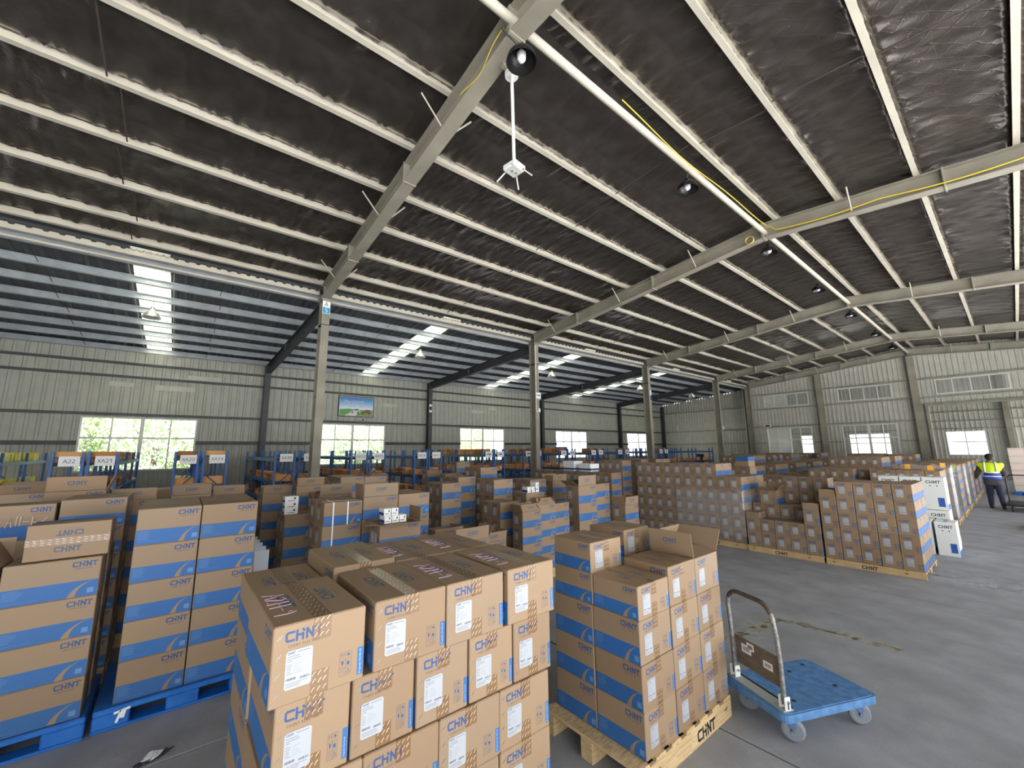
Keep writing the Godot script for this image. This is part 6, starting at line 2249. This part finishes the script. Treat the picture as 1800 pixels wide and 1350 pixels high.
func worker() -> void:
	# seen from behind, walking away down the aisle (+x), left arm out to the handle; y up, x forward, z to his right
	var o := thing("person", "person in yellow and blue reflective vest seen from behind, pushing a truck", "person", Vector3(20.5, 0.0, -0.66))
	o.scale = Vector3.ONE * 0.97
	var skin := mat(Color8(150, 108, 84), 0.6)
	var dark := mat(Color8(62, 58, 58), 0.85)
	var jeans := mat(Color8(34, 40, 62), 0.85)
	var hair := mat(Color8(26, 24, 24), 0.8)
	var hip := Vector3(0, 0.93, 0)
	var chest := Vector3(0.04, 1.32, 0)
	var neck := Vector3(0.07, 1.50, 0)
	var head := Vector3(0.11, 1.64, 0.01)
	var sl := Vector3(0.05, 1.42, -0.2)
	var sr := Vector3(0.05, 1.42, 0.2)
	var el := Vector3(0.06, 1.16, -0.31)
	var er := Vector3(0.14, 1.17, 0.28)
	var wl := Vector3(0.22, 1.02, -0.36)
	var wr := Vector3(0.36, 1.08, 0.26)
	var kl := Vector3(0.1, 0.5, -0.11)
	var kr := Vector3(-0.02, 0.5, 0.12)
	var al := Vector3(0.08, 0.09, -0.13)
	var ar := Vector3(-0.1, 0.09, 0.14)
	var legs := [[hip + Vector3(0, -0.02, -0.085), kl, 0.095, 0.06], [kl, al, 0.06, 0.042], [hip + Vector3(0, -0.02, 0.085), kr, 0.095, 0.06], [kr, ar, 0.06, 0.042], [hip + Vector3(0, 0.03, -0.07), hip + Vector3(0, 0.03, 0.07), 0.115, 0.115]]
	var torso := [[hip + Vector3(0, 0.05, -0.06), hip + Vector3(0, 0.05, 0.06), 0.125, 0.125], [hip + Vector3(0, 0.1, 0), chest, 0.13, 0.15], [chest + Vector3(0, 0.02, -0.1), chest + Vector3(0, 0.02, 0.1), 0.12, 0.12], [sl, sr, 0.075, 0.075]]
	var arms := [[sl, el, 0.062, 0.05], [el, wl, 0.05, 0.036], [sr, er, 0.062, 0.05], [er, wr, 0.05, 0.036]]
	var body := legs + torso + arms + [[chest, neck, 0.07, 0.055], [neck, head, 0.055, 0.07]]
	part("body", blob(body, Vector3(-0.35, -0.02, -0.5), Vector3(0.55, 1.62, 0.5), 0.03, 0.05), skin, o)
	# head with nose, ears, chin
	var h2 := [[head + Vector3(0, 0.03, 0), head + Vector3(0, 0.05, 0), 0.088, 0.085], [head + Vector3(0.04, -0.05, 0), head + Vector3(0.02, -0.03, 0), 0.055, 0.06], [head + Vector3(0.1, -0.005, 0), head + Vector3(0.085, 0.02, 0), 0.014, 0.01], [head + Vector3(0, 0.0, -0.086), head + Vector3(-0.01, 0.02, -0.09), 0.018, 0.02], [head + Vector3(0, 0.0, 0.086), head + Vector3(-0.01, 0.02, 0.09), 0.018, 0.02], [neck, head, 0.055, 0.06]]
	part("head", blob(h2, head - Vector3(0.13, 0.2, 0.13), head + Vector3(0.14, 0.17, 0.13), 0.011, 0.02), skin, o)
	part("hair", blob([[head + Vector3(-0.02, 0.05, 0), head + Vector3(-0.012, 0.065, 0), 0.096, 0.094], [head + Vector3(-0.045, -0.02, 0), head + Vector3(-0.03, 0.04, 0), 0.07, 0.08]], head - Vector3(0.15, 0.14, 0.14), head + Vector3(0.12, 0.18, 0.14), 0.014, 0.03), hair, o)
	for s in [-1.0, 1.0]:
		part("eye", lathe([Vector2(0.0, -0.009), Vector2(0.009, 0.0), Vector2(0.0, 0.009)], 8), M.ink, o, head + Vector3(0.08, 0.025, s * 0.033))
	part("mouth", cbox(Vector3(0.006, 0.008, 0.045), 0.002), mat(Color8(120, 70, 60), 0.6), o, head + Vector3(0.093, -0.045, 0))
	# hands with fingers closed on the handle
	for hnd in [[wl, el, -1.0], [wr, er, 1.0]]:
		var w: Vector3 = hnd[0]
		var dv: Vector3 = (w - hnd[1]).normalized()
		var sd: float = hnd[2]
		var palm := w + dv * 0.06
		var bones := [[w, palm, 0.028, 0.034]]
		for q in 4:
			var base := palm + Vector3(0.01, 0.0, (q - 1.5) * 0.02)
			var k1 := base + dv * (0.03 + 0.004 * (1.5 - absf(q - 1.5)))
			var k2 := k1 + Vector3(0.01, -0.03, 0)
			bones.append([base, k1, 0.0095, 0.009])
			bones.append([k1, k2, 0.009, 0.0085])
			bones.append([k2, k2 + Vector3(-0.022, -0.008, 0), 0.0085, 0.008])
		bones.append([w + dv * 0.02 + Vector3(0, 0, -sd * 0.025), palm + Vector3(0.0, -0.02, -sd * 0.045), 0.012, 0.01])
		part("hand", blob(bones, w - Vector3(0.1, 0.13, 0.1), w + Vector3(0.2, 0.1, 0.1), 0.008, 0.008), skin, o)
	var grow := func(b: Array, g: float) -> Array:
		var out := []
		for q in b:
			out.append([q[0], q[1], q[2] + g, q[3] + g])
		return out
	part("trousers", blob(grow.call(legs, 0.02), Vector3(-0.35, 0.0, -0.4), Vector3(0.4, 1.12, 0.4), 0.03, 0.05, 0.1, 1.03), jeans, o)
	part("jacket", blob(grow.call(torso + arms, 0.018) + [[hip + Vector3(0, -0.1, -0.07), hip + Vector3(0, -0.1, 0.07), 0.15, 0.15]], Vector3(-0.35, 0.66, -0.52), Vector3(0.6, 1.6, 0.52), 0.03, 0.05, 0.76, 1.53), dark, o)
	var tb: Array = grow.call(torso, 0.034)
	var box := [Vector3(-0.3, 0.9, -0.38), Vector3(0.36, 1.62, 0.38)]
	part("vest_yellow", blob(tb, box[0], box[1], 0.024, 0.05, 1.15, 1.50), mat(Color8(206, 232, 30), 0.6), o)
	part("vest_blue", blob(tb, box[0], box[1], 0.024, 0.05, 0.96, 1.15), mat(Color8(36, 64, 150), 0.6), o)
	var band := mat(Color8(226, 230, 236), 0.35)
	var tb2: Array = grow.call(torso, 0.039)
	part("reflective_band", blob(tb2, box[0], box[1], 0.018, 0.05, 1.03, 1.07), band, o)
	part("reflective_band", blob(tb2, box[0], box[1], 0.018, 0.05, 1.16, 1.195), band, o)
	for s in [-1.0, 1.0]:
		part("reflective_strap", tube([Vector3(-0.14, 1.2, s * 0.13), Vector3(-0.13, 1.4, s * 0.13), Vector3(-0.02, 1.51, s * 0.12)], 0.022, 6), band, o)
	for f in [[al, 0.0], [ar, 0.0]]:
		var p: Vector3 = f[0]
		part("shoe", blob([[Vector3(p.x - 0.04, 0.05, p.z), Vector3(p.x + 0.14, 0.04, p.z), 0.045, 0.036], [p, Vector3(p.x, 0.06, p.z), 0.05, 0.05]], Vector3(p.x - 0.14, 0.0, p.z - 0.1), Vector3(p.x + 0.24, 0.2, p.z + 0.1), 0.018, 0.03, 0.004, 0.15), M.black, o)
	# the truck he pushes
	var t := thing("hand_truck", "black flat hand truck with tubular handle before the worker", "hand truck", Vector3(20.1, 0, -0.2))
	part("deck", cbox(Vector3(1.5, 0.05, 0.7), 0.01), M.black, t, Vector3(0.4, 0.2, 0.1))
	for q in [[-0.25, -0.15], [-0.25, 0.35], [1.05, -0.15], [1.05, 0.35]]:
		part("wheel", lathe([Vector2(0.0, -0.02), Vector2(0.075, -0.02), Vector2(0.085, 0.0), Vector2(0.075, 0.02), Vector2(0.0, 0.02)], 18), M.black, t, Vector3(q[0], 0.085, q[1]), Basis(Vector3.RIGHT, PI / 2))
		part("wheel_bracket", cbox(Vector3(0.05, 0.12, 0.06), 0.004), M.steel, t, Vector3(q[0], 0.14, q[1]))
	part("handle", tube([Vector3(0.9, 0.2, -0.2), Vector3(0.9, 0.95, -0.2), Vector3(0.9, 1.05, -0.1), Vector3(0.9, 1.05, 0.3), Vector3(0.9, 0.95, 0.4), Vector3(0.9, 0.2, 0.4)], 0.018, 8), M.black, t)
	# a second cart cut off by the edge of the view
	var t2 := thing("hand_truck", "black cart with a tall tubular frame beside the worker", "hand truck", Vector3(15.9, 0, -0.02))
	part("deck", cbox(Vector3(1.1, 0.05, 0.6), 0.01), M.black, t2, Vector3(0.3, 0.2, 0.3))
	part("handle", tube([Vector3(-0.2, 0.2, 0.02), Vector3(-0.2, 0.98, 0.02), Vector3(-0.2, 1.04, 0.08), Vector3(-0.2, 1.04, 0.52), Vector3(-0.2, 0.98, 0.58), Vector3(-0.2, 0.2, 0.58)], 0.018, 8), M.black, t2)
	for q in [[-0.15, 0.06], [-0.15, 0.54], [0.75, 0.06], [0.75, 0.54]]:
		part("wheel", lathe([Vector2(0.0, -0.02), Vector2(0.075, -0.02), Vector2(0.085, 0.0), Vector2(0.075, 0.02), Vector2(0.0, 0.02)], 18), M.steel, t2, Vector3(q[0], 0.085, q[1]), Basis(Vector3.RIGHT, PI / 2))
		part("wheel_bracket", cbox(Vector3(0.05, 0.12, 0.06), 0.004), M.steel, t2, Vector3(q[0], 0.14, q[1]))

func oddments() -> void:
	var l := thing("crumpled_film", "crumpled scrap of clear film on the floor beside the blue pallets", "litter", Vector3(0.05, 0.0, -3.88), 0.4)
	crumple(l, "scrap", Vector3(0.11, 0.05, 0.05), mat(Color8(190, 194, 198), 0.2), 12)
	crumple(l, "dark_scrap", Vector3(0.2, 0.03, 0.05), mat(Color8(46, 46, 48), 0.4), 15)
	# pale cartons on blue pallets by the doorway
	plastic_pallet("blue plastic pallet under the pale cartons by the doorway", 26.6, 27.9, 0.9, -0.35, 0.15)
	var pale := mat(Color8(206, 190, 180), 0.7)
	for n in 6:
		for i in 3:
			var o := thing("pale_carton", "pale flat carton by the doorway, layer %s, %s from the aisle stacks" % [NUM[n + 1], ORD[i + 1]], "carton", Vector3(27.0, 0.152 + n * 0.29, -0.1 + i * 0.42), 0.0, "pale cartons by the doorway")
			part("body", cbox(Vector3(0.7, 0.288, 0.415), 0.006), pale, o, Vector3(0, 0.144, 0))
			part("lid_seam", cbox(Vector3(0.702, 0.012, 0.416)), M.column, o, Vector3(0, 0.235, 0))
	# grey wrapped stock standing along the lean-to end
	for p in [[29.2, -14.5, 0.5, 1.6], [24.4, -9.6, 0.3, 1.45]]:
		var o := thing("dark_panel", "dark upright panel leaning %s" % ["at the far end of the racks", "beside the racks near the far gable"][0 if p[0] > 28 else 1], "panel", Vector3(p[0], 0, p[1]))
		part("sheet", cbox(Vector3(0.05, p[3], p[2]), 0.004), M.black, o, Vector3(0, p[3] / 2, 0))
	# a blue crate up on the racks and white parcels
	var cr := thing("blue_crate", "blue plastic crate on top of the racks before the fourth window", "crate", Vector3(12.97, 1.852, -12.6))
	part("body", cbox(Vector3(0.36, 0.26, 0.4), 0.01), M.blue, cr, Vector3(0, 0.13, 0))
	part("rim", cbox(Vector3(0.38, 0.03, 0.43), 0.006), M.blue, cr, Vector3(0, 0.25, 0))
	for i in 2:
		var wp := thing("white_parcel", "white wrapped parcel on the long low label wall, %s of two" % ORD[i + 1], "parcel", Vector3(8.2, 1.443 + i * 0.0, -7.0 - i * 0.55))
		part("body", cbox(Vector3(0.34, 0.2 + i * 0.06, 0.42), 0.02), M.white, wp, Vector3(0, 0.1 + i * 0.03, 0))
		part("blue_band", cbox(Vector3(0.342, 0.05, 0.422), 0.004), mat_once("navyband", Color8(40, 72, 150)), wp, Vector3(0, 0.06, 0))

# ---------------------------------------------------------------- build
func _ready() -> void:
	rng.seed = 2024
	font = SystemFont.new()
	font.font_names = PackedStringArray(["Droid Sans"])
	# camera
	var cam := Camera3D.new()
	cam.name = "camera"
	var pitch := deg_to_rad(9.27)
	var roll := deg_to_rad(-0.55)
	var yaw := deg_to_rad(39.09)
	var fw := Vector3(sin(yaw) * cos(pitch), sin(pitch), -cos(yaw) * cos(pitch))
	var r0 := Vector3(cos(yaw), 0, sin(yaw))
	var u0 := r0.cross(fw)
	var rt := r0 * cos(roll) + u0 * sin(roll)
	var up := u0 * cos(roll) - r0 * sin(roll)
	cam.transform = Transform3D(Basis(rt, up, -fw), Vector3(0, 2.0, 0))
	cam.fov = rad_to_deg(2.0 * atan(675.0 / 712.2))
	cam.near = 0.05
	cam.far = 300.0
	add_child(cam)
	# overcast sky
	var we := WorldEnvironment.new()
	we.name = "sky"
	var env := Environment.new()
	env.background_mode = Environment.BG_SKY
	var sm := ProceduralSkyMaterial.new()
	sm.sky_top_color = Color8(236, 242, 250)
	sm.sky_horizon_color = Color8(250, 250, 248)
	sm.ground_horizon_color = Color8(200, 200, 196)
	sm.ground_bottom_color = Color8(150, 150, 146)
	sm.sky_energy_multiplier = 1.0
	var sky := Sky.new()
	sky.sky_material = sm
	env.sky = sky
	env.background_energy_multiplier = 1.0
	env.tonemap_mode = Environment.TONE_MAPPER_LINEAR
	env.tonemap_exposure = 4.4
	env.sdfgi_enabled = true
	env.ssao_enabled = true
	env.ssil_enabled = true
	we.environment = env
	add_child(we)
	# high sun over the yard on the dock side; the roof keeps it off the goods
	var sun := DirectionalLight3D.new()
	sun.name = "sun"
	sun.light_color = Color(1.0, 0.98, 0.96)
	sun.light_energy = 3.3
	sun.light_angular_distance = 0.6
	sun.shadow_enabled = true
	sun.sky_mode = DirectionalLight3D.SKY_MODE_LIGHT_ONLY
	var to_sun := Vector3(-0.2, 1.2, 1.0).normalized()
	sun.basis = Basis.looking_at(-to_sun, Vector3.UP)
	add_child(sun)
	materials()
	build_floor()
	build_ceiling()
	build_main_frame()
	build_purlins()
	build_lean_to()
	build_window_wall()
	build_gable()
	build_dock_side()
	build_trees()
	front_stack()
	pallet_stack()
	left_stacks()
	mid_stacks()
	far_walls()
	white_cards()
	build_racks()
	lamps()
	antenna()
	cables()
	signs()
	trolley()
	worker()
	oddments()
